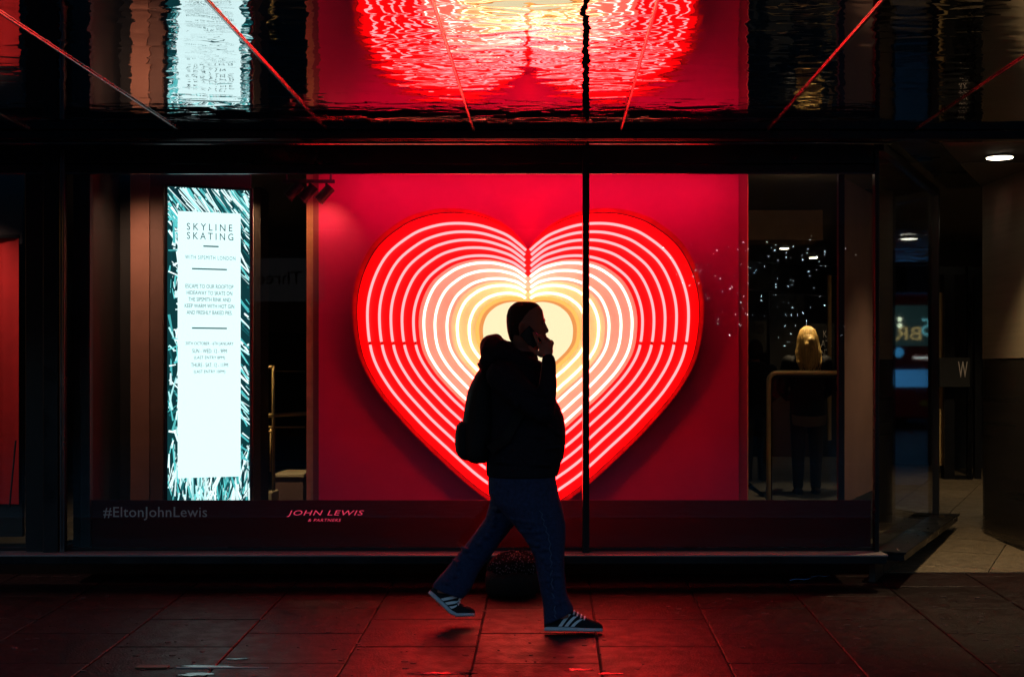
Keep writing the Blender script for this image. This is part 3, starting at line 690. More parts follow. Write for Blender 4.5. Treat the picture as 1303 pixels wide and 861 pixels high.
# ------------------------------------------------------------------ entrance at the right
rp2 = thing('recessed_window', 'dark reflective glazing beside the shop entrance, behind the slanting side window', 'window', (2.7, 11.1, .2))
part(MB().box(2.40, 2.985, 11.12, 11.14, GZ(11.1) + .05, SOF - .005), 'pane', M['mirrorglass'], rp2)
part(MB().box(2.38, 2.99, 11.10, 11.16, GZ(11.1) - .02, GZ(11.1) + .048), 'bottom_rail', M['frame'], rp2)
part(MB().box(2.36, 2.68, 11.09, 11.2, .1, SOF - .004), 'jamb', M['frame'], rp2)
st = thing('steel_pier', 'brushed steel wall pier at the right side of the entrance', 'pier', (3.4, 10.4, .1))
poly = [(3.375, 9.75), (3.36, 9.95), (3.335, 10.4), (3.312, 10.9), (3.33, 11.0), (6.5, 11.0), (6.5, 9.6), (3.42, 9.6), (3.39, 9.65)]
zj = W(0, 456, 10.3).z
part(MB().prism(poly[::-1], zj + .003, SOF + .02), 'upper_cladding', M['steel'], st)
part(MB().prism([(x + .004, y) for x, y in poly[::-1]], GZ(10.4) - .06, zj - .003), 'lower_cladding', mat('steel_dark_reflection', (.10, .085, .07), .32, .8, .1, 3, .0002, 9, rvar=.06, stretch=(.25, .25, 10)), st)  # pier split here; the darker metal tone stands in for a dark reflection
zf = GZ(10)
part(MB().prism([(x - .004, y) for x, y in poly[1:4]] + [(x + .004, y) for x, y in poly[3:0:-1]], GZ(9.9), GZ(9.9) + .03), 'skirting', M['frame2'], st)
# glazed doors at the end of the passage
dr = thing('entrance_door', 'glazed door with dark sign band at the end of the entrance passage', 'door', (4.2, 14.4, .27))
D = 14.6; z0 = GZ(D)
def dbox(a, b, y0, y1, d0, d1, nm, m): return part(MB().box(W(a, 0, D).x, W(b, 0, D).x, D + d0, D + d1, max(z0, W(0, y1, D).z), W(0, y0, D).z), nm, m, dr)
M['door_light'] = mat('cream_interior_light', (.62, .45, .2), .5, var=.1)
dbox(1190, 1200, 372, 592, .02, .06, 'lit_interior_strip', M['door_light']); dbox(1200, 1213, 350, 620, -.05, .08, 'door_post', M['frame'])  # cream strip: colour stands in for the lit interior behind the door
dbox(1213, 1228, 372, 620, .0, .012, 'door_glass', M['glass']); dbox(1228, 1233, 340, 620, -.1, -.03, 'door_edge', M['frame2'])
dbox(1240, 1248, 350, 620, -.02, .05, 'door_post', M['frame']); dbox(1190, 1248, 340, 350, -.02, .05, 'door_head', M['frame'])
dbox(1188, 1229, 455, 492, -.14, -.11, 'sign_band', M['black']); dbox(1213, 1236, 604, 622, -.06, -.03, 'kick_plate', M['frame'])
dbox(1215, 1218, 385, 445, -.03, -.02, 'pull_handle', M['rail'])
text('W', 'lettering', M['grey_ink'], dr, W(1220, 470, D) + Vector((0, -.145, 0)), 12 * D / F, 20 * D / F)
struct(MB().box(3.4, 8, 15.6, 15.7, 0, SOF), 'passage_wall', M['inter'])

# ------------------------------------------------------------------ speckled bag by the plinth, litter
bgm = mat('speckled_fabric', (.05, .045, .05), .9, 0, 0, 10, spec=.1)
t = bgm.node_tree; b_ = t.nodes['Principled BSDF']; g_ = N(t, 'ShaderNodeNewGeometry'); vo = N(t, 'ShaderNodeTexVoronoi'); vo.inputs['Scale'].default_value = 75
t.links.new(g_.outputs['Position'], vo.inputs['Vector']); cr = N(t, 'ShaderNodeValToRGB'); cr.color_ramp.elements[0].color = (.11, .105, .125, 1); cr.color_ramp.elements[0].position = .2
cr.color_ramp.elements[1].color = (.004, .004, .005, 1); cr.color_ramp.elements[1].position = .36; t.links.new(vo.outputs['Distance'], cr.inputs[0]); t.links.new(cr.outputs[0], b_.inputs['Base Color'])
bd = 8.48; mb = MB(); gz = GZ(bd)
sb = thing('speckled_bag', 'small dark bag with speckled top seen between the legs of the walking person', 'bag', (W(651, 0, bd).x, bd, gz))
def bsec(z, hw, hd): return [(W(651, 0, bd).x + hw * math.cos(2 * math.pi * i / 24) * (1 + .10 * math.sin(2 * i * .2618 + 1) + .05 * math.sin(7 * i)) + .10 * z, bd + hd * math.sin(2 * math.pi * i / 24) * (1 + .05 * math.cos(3 * i)), gz + z * .88 + .010 * math.sin(5 * i) * (z > .1)) for i in range(24)]
part(MB().loft([bsec(0, .12, .08), bsec(.03, .14, .1), bsec(.1, .15, .11), bsec(.165, .15, .11)]), 'bag_body', M['bag'], sb, True)
part(MB().loft([bsec(.16, .148, .108), bsec(.2, .152, .11), bsec(.25, .13, .09), bsec(.285, .09, .05), bsec(.30, .04, .02)]), 'bag_top', bgm, sb, True)
for k, (px, py, wv, lab) in enumerate(((1018, 738, 26, 'longer blue paper scrap lying on dark paving right of the walking person'), (1044, 734, 24, 'shorter blue paper scrap beside the plinth, nearer the entrance'))):
    dd = 3010 / (py - 402.6); c = W(px, py, dd); c.z = GZ(dd)
    x0, x1 = -wv / 2 * dd / F, wv / 2 * dd / F
    mb = MB(); pr = [(x0, -.012, .002), (x0 * .3, -.008, .012), (x1 * .4, -.01, .006), (x1, -.006, .014), (x1, .014, .012), (x1 * .4, .012, .008), (x0 * .3, .016, .010), (x0, .01, .004)]
    mb.add([c + Vector(q) for q in pr] + [c + Vector((q[0], q[1], q[2] - .0015)) for q in pr], [(0, 1, 6, 7), (1, 2, 5, 6), (2, 3, 4, 5), (15, 14, 9, 8), (14, 13, 10, 9), (13, 12, 11, 10)] + [(i, i + 8, (i + 1) % 8 + 8, (i + 1) % 8) for i in range(8)])
    solo(mb, 'paper_scrap', mat('blue_paper', (.12, .4, .9), .5), lab, 'litter', c, 'paper scraps by the plinth')
c = W(195, 847, 6.76); c.z = GZ(6.76)
solo(MB().box(c.x - .075, c.x + .075, 6.72, 6.78, c.z, c.z + .006), 'yellow_ticket', mat('tan_card', (.10, .06, .025), .6), 'tan card lying flat on the paving at lower left', 'card', c, bevel=.002)

# ------------------------------------------------------------------ the walking person
PD = 7.57; S = PD / F
def prow(py, xl, xr, hd, yc=0.0, tilt=0.0, n=28, sq=.9, d=PD):
    c = (xl + xr) / 2; hw = (xr - xl) / 2 * d / F; o = W(c, py, d); out = []
    for i in range(n):
        a = 2 * math.pi * i / n; ca, sa = math.cos(a), math.sin(a)
        out.append((o.x + hw * math.copysign(abs(ca) ** sq, ca), o.y + yc + hd * math.copysign(abs(sa) ** sq, sa), o.z - tilt * d / F * ca))
    return out
def PW(px, py, y=0.0): v = W(px, py, PD); return Vector((v.x, PD + y, v.z))
def pr(r): return r * S
man = thing('person', 'person in hooded top and jeans striding past the heart with a phone', 'person', (PW(655, 0).x, PD, 0))
HEADR = [(384.0, 662.5, 672.5, .012), (384.4, 659, 676.5, .028), (385.6, 655.5, 681, .044), (387.5, 653, 684.2, .055), (390.5, 649.5, 687.8, .066), (395, 646.8, 690.6, .073), (402, 645, 692, .077), (409, 644.8, 693, .078), (412, 645, 692.6, .077),
         (416, 645.3, 693, .076), (420, 645.8, 693.4, .075), (424, 646.6, 693, .073), (428, 648, 693.2, .07), (432, 649.5, 692.4, .066), (436, 650.5, 691.6, .062), (440, 651.5, 690, .056), (444, 652, 686, .052), (449, 651, 683, .055), (458, 648, 681, .062), (468, 640, 681, .085)]
TORSO = [(447, 634, 681, .07), (455, 626, 685, .13), (460, 623, 685, .16), (465, 621, 683.5, .18), (471, 619, 687, .19), (477, 618, 695, .195), (488, 617, 701, .195), (505, 616.5, 706, .19), (518, 616.5, 713, .19), (530, 617, 717.5, .19), (545, 617.5, 719.8, .19), (560, 618, 720, .19), (572, 618, 719, .19), (583, 618.5, 717, .185), (592, 619, 712.5, .182), (598, 620, 709, .18), (603, 620.5, 708, .178)]
# body: one continuous figure under the clothes
mb = MB(); mb.loft([prow(*r) for r in HEADR])
mb.add([PW(692, 407, -.012), PW(692, 407, .012), PW(698.6, 420.6, -.008), PW(698.6, 420.6, .008), PW(697.3, 423.2, -.012), PW(697.3, 423.2, .012), PW(691, 424.5, -.021), PW(691, 424.5, .021), PW(686, 414, -.02), PW(686, 414, .02)],
       [(0, 1, 3, 2), (2, 3, 5, 4), (4, 5, 7, 6), (0, 2, 4, 6, 8), (1, 9, 7, 5, 3), (0, 8, 9, 1), (8, 6, 7, 9)])     # nose
mb.chain([PW(693.2, 427.3, -.016), PW(694.6, 427.3, 0), PW(693.2, 427.3, .016)], [.006, .007, .006], 8)
mb.chain([PW(693, 430.6, -.014), PW(694.2, 430.8, 0), PW(693, 430.6, .014)], [.006, .0075, .006], 8)
mb.chain([PW(688, 437, -.012), PW(690.5, 437.5, 0), PW(688, 437, .012)], [.012, .014, .012], 8)
mb.chain([PW(690.3, 407.5, -.045), PW(692.3, 407.3, -.02), PW(692.3, 407.3, .02), PW(690.3, 407.5, .045)], [.007, .008, .008, .007], 8)   # brow
for sd in (-1, 1):   # ears
    mb.chain([PW(664.5, 413.5, sd * .080), PW(661.8, 415.5, sd * .086), PW(662, 420.5, sd * .085), PW(664.6, 425.5, sd * .079)], [.007, .008, .007, .006], 8)
inset = lambda rows, k, kd: [(a, b + k, c - k, d - kd) for (a, b, c, d) in rows]
mb.loft([prow(*r) for r in inset(TORSO, 5, .02)])
FLEG = [(598, 622, 706, .165, 0), (612, 621, 708, .15, -.03), (626, 622, 711, .125, -.06), (640, 630, 714.5, .108, -.085), (652, 643, 717.5, .1, -.09), (666, 655, 719.6, .094, -.095), (680, 666, 719.6, .088, -.098), (692, 674, 718.6, .083, -.1), (705, 680, 717.8, .079, -.1), (725, 683.5, 718.3, .075, -.1), (747, 687.5, 720.5, .072, -.1), (758, 690, 723.8, .073, -.1), (766, 691.3, 727, .075, -.1, -3), (774, 692, 729, .077, -.1, -7), (780.5, 692.3, 729.5, .079, -.1, -9.5)]
BLEG = [(600, 622, 700, .15, .02), (616, 622, 700, .14, .05), (630, 624, 694, .115, .075), (645, 621, 681, .1, .09), (661, 616.5, 664, .09, .095), (674, 607, 650.5, .083, .098), (688, 596.5, 639.5, .078, .1), (705, 583, 627.3, .074, .1), (718, 572.5, 617.5, .072, .1), (730, 563, 608.5, .072, .1), (740, 555, 603, .073, .1, 2), (749, 550.5, 597, .074, .1, 5), (756.5, 548, 588, .076, .1, 8)]
mb.loft([prow(a, b + 5, c - 5, d - .015, e) for (a, b, c, d, e, *_) in FLEG]); mb.loft([prow(a, b + 5, c - 5, d - .015, e) for (a, b, c, d, e, *_) in BLEG])
# near arm, raised; far arm with its hand in the front pocket
SH, EL, WR = PW(641, 478, -.185), PW(691, 521, -.265), PW(696.5, 458, -.165)
mb.chain([SH, EL], [.055, .04]); mb.chain([EL, WR], [.04, .027])
SH2, EL2, WR2 = PW(645, 480, .185), PW(655, 546, .225), PW(697, 566, .13)
mb.chain([SH2, EL2], [.055, .04]); mb.chain([EL2, WR2], [.038, .027])
mb.chain([WR2, PW(705, 567, .10), PW(710, 567, .06)], [.026, .03, .016], 10)
# right hand round the phone
mb.chain([PW(696.3, 454, -.158), PW(696, 447, -.142), PW(695.5, 440, -.128)], [.026, .034, .030], 12)
mb.chain([PW(692.5, 448, -.142), PW(698, 441, -.125)], [.028, .026], 12)
FING = [([(688.5, 444, -.142), (685, 437, -.150), (682, 430, -.143), (679.6, 424.3, -.130)], [.0105, .0098, .009, .0078]),       # index lies along the back of the phone
        ([(693, 438.5, -.142), (691.5, 432.5, -.150), (688, 428.8, -.140), (685, 428, -.122)], [.0108, .0102, .0092, .0082]),
        ([(697.5, 437, -.132), (698, 433, -.138), (695, 430.8, -.122), (691.5, 431, -.106)], [.0104, .0098, .009, .008]),
        ([(702, 439.5, -.116), (703.5, 437, -.118), (702, 434.5, -.105), (698.5, 434, -.095)], [.0095, .009, .0082, .0072]),
        ([(689, 452, -.138), (683.5, 449.5, -.143), (678.5, 445.5, -.132), (674.6, 441.8, -.118)], [.0145, .0125, .0105, .009])]      # thumb
for ps, rs in FING: mb.chain([PW(*q) for q in ps], rs, 10)
me = fuse(mb, 'body', .0048, 2, ORG[man]); place(me, 'body', M['skin'], man, True)
# eyes sit in the face
for sd in (-1, 1): ey = MB(); ey.ball(PW(689.0, 412, sd * .033), .0105, 12, 8); part(ey, 'eye', mat('eye' + str(sd), (.10, .07, .06), .35), man, True)
# short hair
mb = MB(); hr_rows = []
for (py, xl, xr, hd) in HEADR[:13]:
    e = .5; fr = xr + e if py < 390 else xr - .3 - 26 * (min(1, max(0, (py - 390) / 24)) ** 1.5)
    hr_rows.append((py - .4, xl - e, fr, hd + .0025))
hr_rows += [(424, 646.3, 660, .06), (429, 647.5, 657, .05), (434, 649.5, 655, .04)]
mb.loft([prow(*r) for r in hr_rows]); me = fuse(mb, 'short_hair', .005, 2, ORG[man]); place(me, 'short_hair', M['hair'], man, True)
# hooded top
mb = MB(); mb.loft([prow(*r) for r in TORSO])
mb.chain([SH + Vector((.0, .02, 0)), PW(664, 500, -.235), EL], [.088, .082, .066]); mb.chain([EL, PW(697.5, 492, -.225), PW(698.5, 464, -.175), PW(698, 458.5, -.166)], [.064, .047, .038, .036])
mb.chain([PW(699.3, 503, -.225), PW(700.5, 497, -.215)], [.032, .03], 10); mb.chain([PW(700.8, 480, -.19), PW(701.2, 474, -.19)], [.028, .027], 10)
mb.chain([SH2, EL2], [.085, .065]); mb.chain([EL2, WR2], [.062, .05])
mb.chain([PW(640, 476, -.15), PW(646, 466, -.05), PW(646, 466, .05), PW(645, 478, .15)], [.07, .075, .075, .07])
# sleeve creases
for (a, b, r) in (((668, 494, -.305), (690, 500, -.318), .012), ((672, 508, -.312), (697, 510, -.322), .013), ((666, 516, -.305), (694, 527, -.31), .012), ((650, 500, -.31), (660, 514, -.315), .011),
                  ((690, 482, -.238), (702, 486, -.228), .009), ((690, 488, -.245), (703, 494, -.235), .009), ((691, 473, -.21), (701, 476, -.205), .008)):
    mb.chain([PW(*a), PW(*b)], [r * .7, r], 8)
for (a, b, r) in (((640, 545, -.18), (690, 552, -.185), .014), ((650, 570, -.185), (712, 566, -.165), .014), ((630, 585, -.175), (700, 588, -.18), .013), ((690, 535, -.185), (715, 552, -.14), .012)):
    mb.chain([PW(*a), PW(*b)], [r * .6, r], 8)
mb.loft([prow(*r) for r in ((592, 618.3, 712.8, .185), (596, 618, 713, .19), (603, 618.8, 710.5, .188), (606, 619.5, 709, .184))])
me = fuse(mb, 'hooded_top', .008, 2, ORG[man]); top = place(me, 'hooded_top', M['hoodie'], man, True)
mb = MB()   # hood: a thick roll round the neck, slumped at the back
ringp = []
for k in range(13):
    a = math.pi * (k / 12 * 1.9 - .95) ; ca = math.cos(a); sa = math.sin(a)
    px = 652 - 26 * ca + (6 if ca < 0 else 0); py = 452 - 11 * ca + (6 if ca < -.2 else 0); ringp.append((PW(px, py, .125 * sa), .045 + .022 * max(0, ca)))
mb.chain([q[0] for q in ringp], [q[1] for q in ringp], 14)
mb.chain([PW(629.5, 435, -.05), PW(631.5, 432.6, 0), PW(629.5, 435, .05)], [.034, .036, .034]); mb.chain([PW(622.5, 447, -.08), PW(621.5, 447, 0), PW(622.5, 447, .08)], [.042, .046, .042])
mb.chain([PW(641, 440, -.06), PW(640, 438.5, 0), PW(641, 440, .06)], [.028, .03, .028]); mb.chain([PW(648, 441, -.06), PW(648, 440, 0), PW(648, 441, .06)], [.026, .027, .026])
mb.chain([PW(621.5, 460, -.1), PW(620, 461, 0), PW(621.5, 460, .1)], [.042, .046, .042])
me = fuse(mb, 'hood', .008, 3, ORG[man]); place(me, 'hood', M['hoodie'], man, True)
# jeans
mb = MB(); mb.loft([prow(*r) for r in FLEG]); mb.loft([prow(*r) for r in BLEG])
rnd = random.Random(5)
for k in range(16):    # creases behind and below the front knee, along the shin and at the hem
    py = 655 + k * 7.6 + rnd.uniform(-2, 2); i = min(range(len(FLEG)), key=lambda q: abs(FLEG[q][0] - py)); xl, xr, hd, yc = FLEG[i][1:5]
    x0 = xl + rnd.uniform(3, 9); x1 = x0 + (xr - xl) * rnd.uniform(.35, .75); dy = rnd.uniform(-6, 6)
    mb.chain([PW(x0, py, yc - hd * .62), PW((x0 + x1) / 2, py + dy * .5 + 1.5, yc - hd * .97), PW(min(x1, xr - 3), py + dy, yc - hd * .8)], [.006, .0145, .005], 8)
for k in range(13):
    py = 640 + k * 8.2; i = min(range(len(BLEG)), key=lambda q: abs(BLEG[q][0] - py)); xl, xr, hd, yc = BLEG[i][1:5]
    x0 = xl + 3; x1 = x0 + (xr - xl) * rnd.uniform(.3, .7); dy = rnd.uniform(0, 9)
    mb.chain([PW(x0, py, yc - hd * .45), PW((x0 + x1) / 2, py + dy * .4, yc - hd * .98), PW(x1, py + dy, yc - hd * .75)], [.007, .015, .005], 8)
me = fuse(mb, 'jeans', .006, 2, ORG[man], .4); jn = place(me, 'jeans', M['jean'], man, True)
mb = MB()   # outer seam of the near leg
sm_ = [(688, 645), (693, 662), (699, 680), (701, 705), (701.5, 725), (703, 747), (706, 768), (707, 783)]
sm_ = [(px + (1.2 if k % 2 else -1.2), py) for k, (px, py) in enumerate([(a[0] + (b[0] - a[0]) * q / 4, a[1] + (b[1] - a[1]) * q / 4) for a, b in zip(sm_, sm_[1:]) for q in range(4)])]
pts = []
for (px, py) in sm_:
    i = min(range(len(FLEG)), key=lambda q: abs(FLEG[q][0] - py)); xl, xr, hd, yc = FLEG[i][1:5]
    f = (px - (xl + xr) / 2) / ((xr - xl) / 2); pts.append(PW(px, py, yc - hd * math.sqrt(max(.05, 1 - f * f)) - .003))
mb.tube(pts, .0032, 6); part(mb, 'side_seam', mat('pale_denim_seam', (.04, .07, .13), .9, var=.4, scale=90), man, True)
# shoes
def shoe(base, toe, heel_z, yc, bend=None, flip=1):
    # base/toe: photo points of heel and toe of the sole; stations run along the sole line (optionally bent at the ball)
    def at(t):
        if bend is None: return (base[0] + (toe[0] - base[0]) * t, base[1] + (toe[1] - base[1]) * t)
        if t < .62:
            k = t / .62; return (base[0] + (bend[0] - base[0]) * k, base[1] + (bend[1] - base[1]) * k)
        k = (t - .62) / .38; return (bend[0] + (toe[0] - bend[0]) * k, bend[1] + (toe[1] - bend[1]) * k)
    def nrm(t):
        a = at(max(0, t - .12)); b = at(min(1, t + .12)); v = Vector((b[0] - a[0], b[1] - a[1])); v.normalize(); return Vector((v.y, -v.x))
    ST = [(.0, 4.2, .018, 15), (.03, 5.6, .028, 22), (.12, 6.0, .036, 27), (.28, 6.0, .038, 28.5), (.42, 5.8, .038, 27), (.54, 5.6, .042, 23), (.68, 5.4, .046, 17), (.82, 5.2, .043, 13.5), (.92, 4.8, .034, 11), (.97, 4.4, .024, 8.6), (1.0, 3.6, .014, 6)]
    def sec(t, lo, hi, hw, taper):
        c = at(t); n = nrm(t); if_ = 12; out = []
        for i in range(if_):
            a = 2 * math.pi * i / if_; h = lo + (hi - lo) * (.5 - .5 * math.cos(a)); yy = hw * math.sin(a) * (1.12 if h < (lo + hi) / 2 else taper)
            sg = 1 if math.sin(a) >= 0 else -1; yy = hw * sg * abs(math.sin(a)) ** .6 * (1 - (1 - taper) * (h - lo) / max(.1, hi - lo))
            out.append(PW(c[0] + n.x * h, c[1] + n.y * h, yc + yy))
        return out
    up = MB(); so = MB()
    up.loft([sec(t, .8, h, hw * .97, .62) for (t, s, hw, h) in ST]); so.loft([sec(t, -.6, s, hw * 1.07, 1.0) for (t, s, hw, h) in ST])
    u = part(up, 'shoe', M['shoe'], man, True); part(so, 'sole', M['sole'], u, True)
    def prof(t):
        for (a, b) in zip(ST, ST[1:]):
            if a[0] <= t <= b[0]: f = (t - a[0]) / (b[0] - a[0]); return [a[q] + (b[q] - a[q]) * f for q in (1, 2, 3)]
        return list(ST[-1][1:])
    def side(t, h, pad):
        sl, hw, hh = prof(t); k = min(1, max(0, (h - .8) / (hh - .8))); a = math.acos(1 - 2 * k)
        yy = hw * .97 * abs(math.sin(a)) ** .6 * (1 - .38 * k); c = at(t); n = nrm(t)
        return PW(c[0] + n.x * h, c[1] + n.y * h, yc - yy - pad)
    for k in range(3):
        st_ = MB(); t0 = .27 + .105 * k; q = []
        for f in (0, .25, .5, .75, 1):
            t = t0 + .155 * f; h = 6.2 + (prof(t)[2] * .80 - 6.2) * f
            q.append([side(t - .031, h, .003), side(t + .031, h, .003), side(t + .031, h, -.004), side(t - .031, h, -.004)])
        st_.loft(q); part(st_, 'shoe_stripe', M['white'], u)
    for k in range(4):
        t = .50 + .06 * k; hh = prof(t)[2]; c = at(t); n = nrm(t)
        la = MB(); la.tube([side(t, hh * .86, .003), side(t + .01, hh * .97, .003), PW(c[0] + n.x * (hh + .6) + 1, c[1] + n.y * (hh + .6), yc), PW(c[0] + n.x * hh * .93 + 1.5, c[1] + n.y * hh * .93, yc + .02)], .0045, 6)
        part(la, 'lace', M['white'], u)
shoe((692.5, 797), (766, 797.5), 0, -.1)
shoe((543, 757), (603, 786.5), 0, .1, bend=(575, 786.5))
# phone held at the ear
ph = thing('phone', 'dark phone held to the ear of the walking person', 'phone', PW(676, 428, -.105))
q = [PW(674, 414.7, -.098), PW(662, 427, -.094), PW(677.5, 444.5, -.102), PW(690, 433, -.108)]
mb = MB(); mb.add(q + [v + Vector((0, -.010, 0)) for v in q], [(0, 1, 2, 3), (4, 7, 6, 5), (0, 4, 5, 1), (1, 5, 6, 2), (2, 6, 7, 3), (3, 7, 4, 0)])
part(mb, 'phone_body', M['phone'], ph, bevel=.003)
cmr = q[0] + (q[2] - q[0]) * .28 + Vector((0, -.012, 0)); part(MB().tube([cmr, cmr + Vector((0, -.002, 0))], .006, 10), 'camera_lens', M['frame2'], ph)
# backpack
bp = thing('backpack', 'black rucksack worn by the walking person', 'backpack', PW(605, 530))
mb = MB(); BP = [(468, 611, 628, .09), (474, 606.5, 632, .12), (484, 601, 634, .14), (496, 595.5, 636, .15), (512, 592, 636, .155), (530, 589, 636, .155), (545, 587, 634, .155), (565, 586.5, 630, .155), (578, 589, 626, .15), (585, 594, 622, .135), (588.5, 600, 618, .11)]
mb.loft([prow(*r) for r in BP]); me = fuse(mb, 'main_compartment', .009, 2, ORG[bp]); place(me, 'main_compartment', M['bag'], bp, True)
mb = MB(); mb.loft([prow(*r) for r in ((535, 586, 600, .09), (540, 581, 602, .115), (548, 579.3, 602, .125), (562, 578.6, 602, .125), (573, 579.5, 602, .125), (581, 583.5, 602, .115), (585, 589, 602, .09))])
me = fuse(mb, 'front_pocket', .009, 2, ORG[bp]); place(me, 'front_pocket', M['bag'], bp, True)
for sd in (-1, 1):
    mb = MB(); pth = [PW(616, 473, sd * .13), PW(630, 463.5, sd * .15), PW(645, 461.5, sd * .145), PW(661, 469, sd * .155), PW(668, 485, sd * .19), PW(664, 520, sd * .2), PW(645, 555, sd * .205), PW(625, 570, sd * .17)]
    secs = []
    for i, p in enumerate(pth):
        a = pth[max(0, i - 1)]; b = pth[min(len(pth) - 1, i + 1)]; t_ = (b - a).normalized(); o_ = Vector((t_.z, 0, -t_.x)) if abs(t_.y) < .9 else Vector((1, 0, 0)); o_.normalize()
        wv = Vector((0, 1, 0)) * .028 if i < 3 else (t_.cross(Vector((0, 1, 0)))).normalized() * .026; th = (t_.cross(wv)).normalized() * .006
        secs.append([p + wv + th, p + wv - th, p - wv - th, p - wv + th])
    mb.loft(secs); part(mb, 'strap', M['bag'], bp)
mb = MB(); mb.tube([PW(612, 468, -.03), PW(609, 463, 0), PW(612, 468, .03)], .008, 8); part(mb, 'grab_handle', M['bag'], bp, True)

# ------------------------------------------------------------------ two people inside the shop, seen from behind
def stander(name, label, px, feet, head, d, coat, trou, hairm, hair_long, yaw=0):
    k = (feet - head) * d / F / 1.70; base = W(px, feet, d); base.z = .2; X = lambda x, y, z: Vector((base.x + x * k, base.y + y * k, base.z + z * k))
    t = thing(name, label, 'person', base)
    def body(pad, top=True, legs=True, arms=True, head_=False):
        mb = MB()
        def rw_(z, hw, hd, y=0): return [X((hw + pad) * math.cos(2 * math.pi * i / 20), y + (hd + pad) * math.sin(2 * math.pi * i / 20), z) for i in range(20)]
        if top: mb.loft([rw_(.80, .165, .12), rw_(.95, .16, .115), rw_(1.1, .15, .11), rw_(1.25, .175, .115), rw_(1.36, .19, .105), rw_(1.42, .13, .08), rw_(1.46, .06, .06)])
        if legs:
            for s in (-1, 1): mb.chain([X(s * .085, 0, .86), X(s * .09, 0, .48), X(s * .09, .01, .10)], [.085 * k + pad, .062 * k + pad, .045 * k + pad])
        if arms:
            for s in (-1, 1): mb.chain([X(s * .19, 0, 1.36), X(s * .255, .02, 1.08), X(s * .17, .17, 1.0)], [.055 * k + pad, .045 * k + pad, .035 * k + pad])
        if head_:
            mb.chain([X(0, 0, 1.40), X(0, .01, 1.5)], [.055 * k, .05 * k]); mb.ball(X(0, .01, 1.585), .1 * k, 16, 10, (.8, 1, 1.18)); mb.ball(X(0, .11, 1.57), .018 * k, 8, 6)
            for s in (-1, 1):
                mb.ball(X(s * .08, .01, 1.575), .022 * k, 8, 6, (.5, 1, 1.3)); mb.chain([X(s * .17, .17, 1.0), X(s * .15, .24, .99)], [.032 * k, .03 * k])
                for f in range(4): mb.chain([X(s * (.135 + f * .012), .24, .995), X(s * (.13 + f * .011), .29, .98)], [.009 * k, .007 * k], 6)
                mb.chain([X(s * .13, .2, 1.0), X(s * .105, .24, 1.0)], [.01 * k, .008 * k], 6)
        return mb
    place(fuse(body(-.008, head_=True), 'body', .012, 2, base), 'body', M['skin'], t, True)
    place(fuse(body(.014, legs=False), 'coat', .012, 2, base), 'coat', coat, t, True)
    mb = body(.008, top=False, arms=False); place(fuse(mb, 'trousers', .012, 2, base), 'trousers', trou, t, True)
    for s in (-1, 1):
        mb = MB(); mb.chain([X(s * .09, -.05, .045), X(s * .095, .08, .035), X(s * .1, .15, .03)], [.045 * k, .045 * k, .03 * k], 12); place(fuse(mb, 'shoe', .01, 2, base), 'shoe', M['shoe'], t, True)
    mb = MB(); mb.ball(X(0, -.005, 1.60), .112 * k, 18, 10, (.82, 1, 1.12))
    if hair_long:
        mb.chain([X(0, -.06, 1.58), X(.0, -.085, 1.47), X(-.01, -.10, 1.36), X(-.015, -.105, 1.27)], [.085 * k, .085 * k, .065 * k, .03 * k])
        for s, ln_ in ((-1, 1.30), (1, 1.34), (-.5, 1.26), (.6, 1.28)): mb.chain([X(s * .07, -.03, 1.58), X(s * .095, -.07, 1.44), X(s * .09 - .01, -.09, ln_)], [.04 * k, .036 * k, .014 * k])
        for i in range(7): mb.ball(X(.016 * (-1) ** i, -.143 + .002 * i, 1.57 - i * .042), (.040 - .003 * i) * k, 10, 6)
    hm = place(fuse(mb, 'hair', .009, 1, base), 'hair', hairm, t, True)
    if hair_long:
        mb = MB(); rq = random.Random(9)
        for i in range(70):
            a = rq.uniform(.15, math.pi - .15); x0 = -math.cos(a); e = rq.uniform(1.20, 1.36); wv = rq.uniform(-.02, .02)
            mb.tube([X(x0 * .03, -.03, 1.715), X(x0 * .075, -.085 * math.sin(a) - .02, 1.68), X(x0 * .104, -.11 * math.sin(a) - .015, 1.60), X(x0 * .118 + wv, -.115 * math.sin(a) - .02, 1.46), X(x0 * .112 + wv, -.115 - .01 * rq.random(), 1.36), X(x0 * .06 + wv * 2, -.115 - .012 * rq.random(), e)], [.006 * k, .006 * k, .006 * k, .0055 * k, .005 * k, .0015 * k], 5)
        part(mb, 'hair_strands', hairm, hm, True)['kind'] = 'stuff'
    return t, X, k
t_, X, k_ = stander('person', 'blond long haired person in a dark coat standing behind the brass handrail', 1027, 632, 419, 13.5, M['bag'], M['black'], M['blond'], True)
mb = MB(); secs = []
for (z, a) in ((.80, 1.0), (.72, .95), (.70, .93)):
    secs.append([X((.178) * a * math.cos(math.pi + math.pi * i / 12), -.135 * a + .02 * (0 if abs(i - 6) < 3 else .5), z + .03 * abs(i - 6) / 6) for i in range(13)] + [X((.168) * a * math.cos(2 * math.pi - math.pi * i / 12), -.125 * a, z + .03 * abs(i - 6) / 6) for i in range(13)])
mb.loft(secs); part(mb, 'shirt_hem', mat('cream_shirt', (.14, .10, .06), .8), t_)
stander('person', 'short haired person in a dark suit standing at the left edge of the right gap', 961, 600, 415, 14.6, M['bag'], M['black'], M['hair'], False)

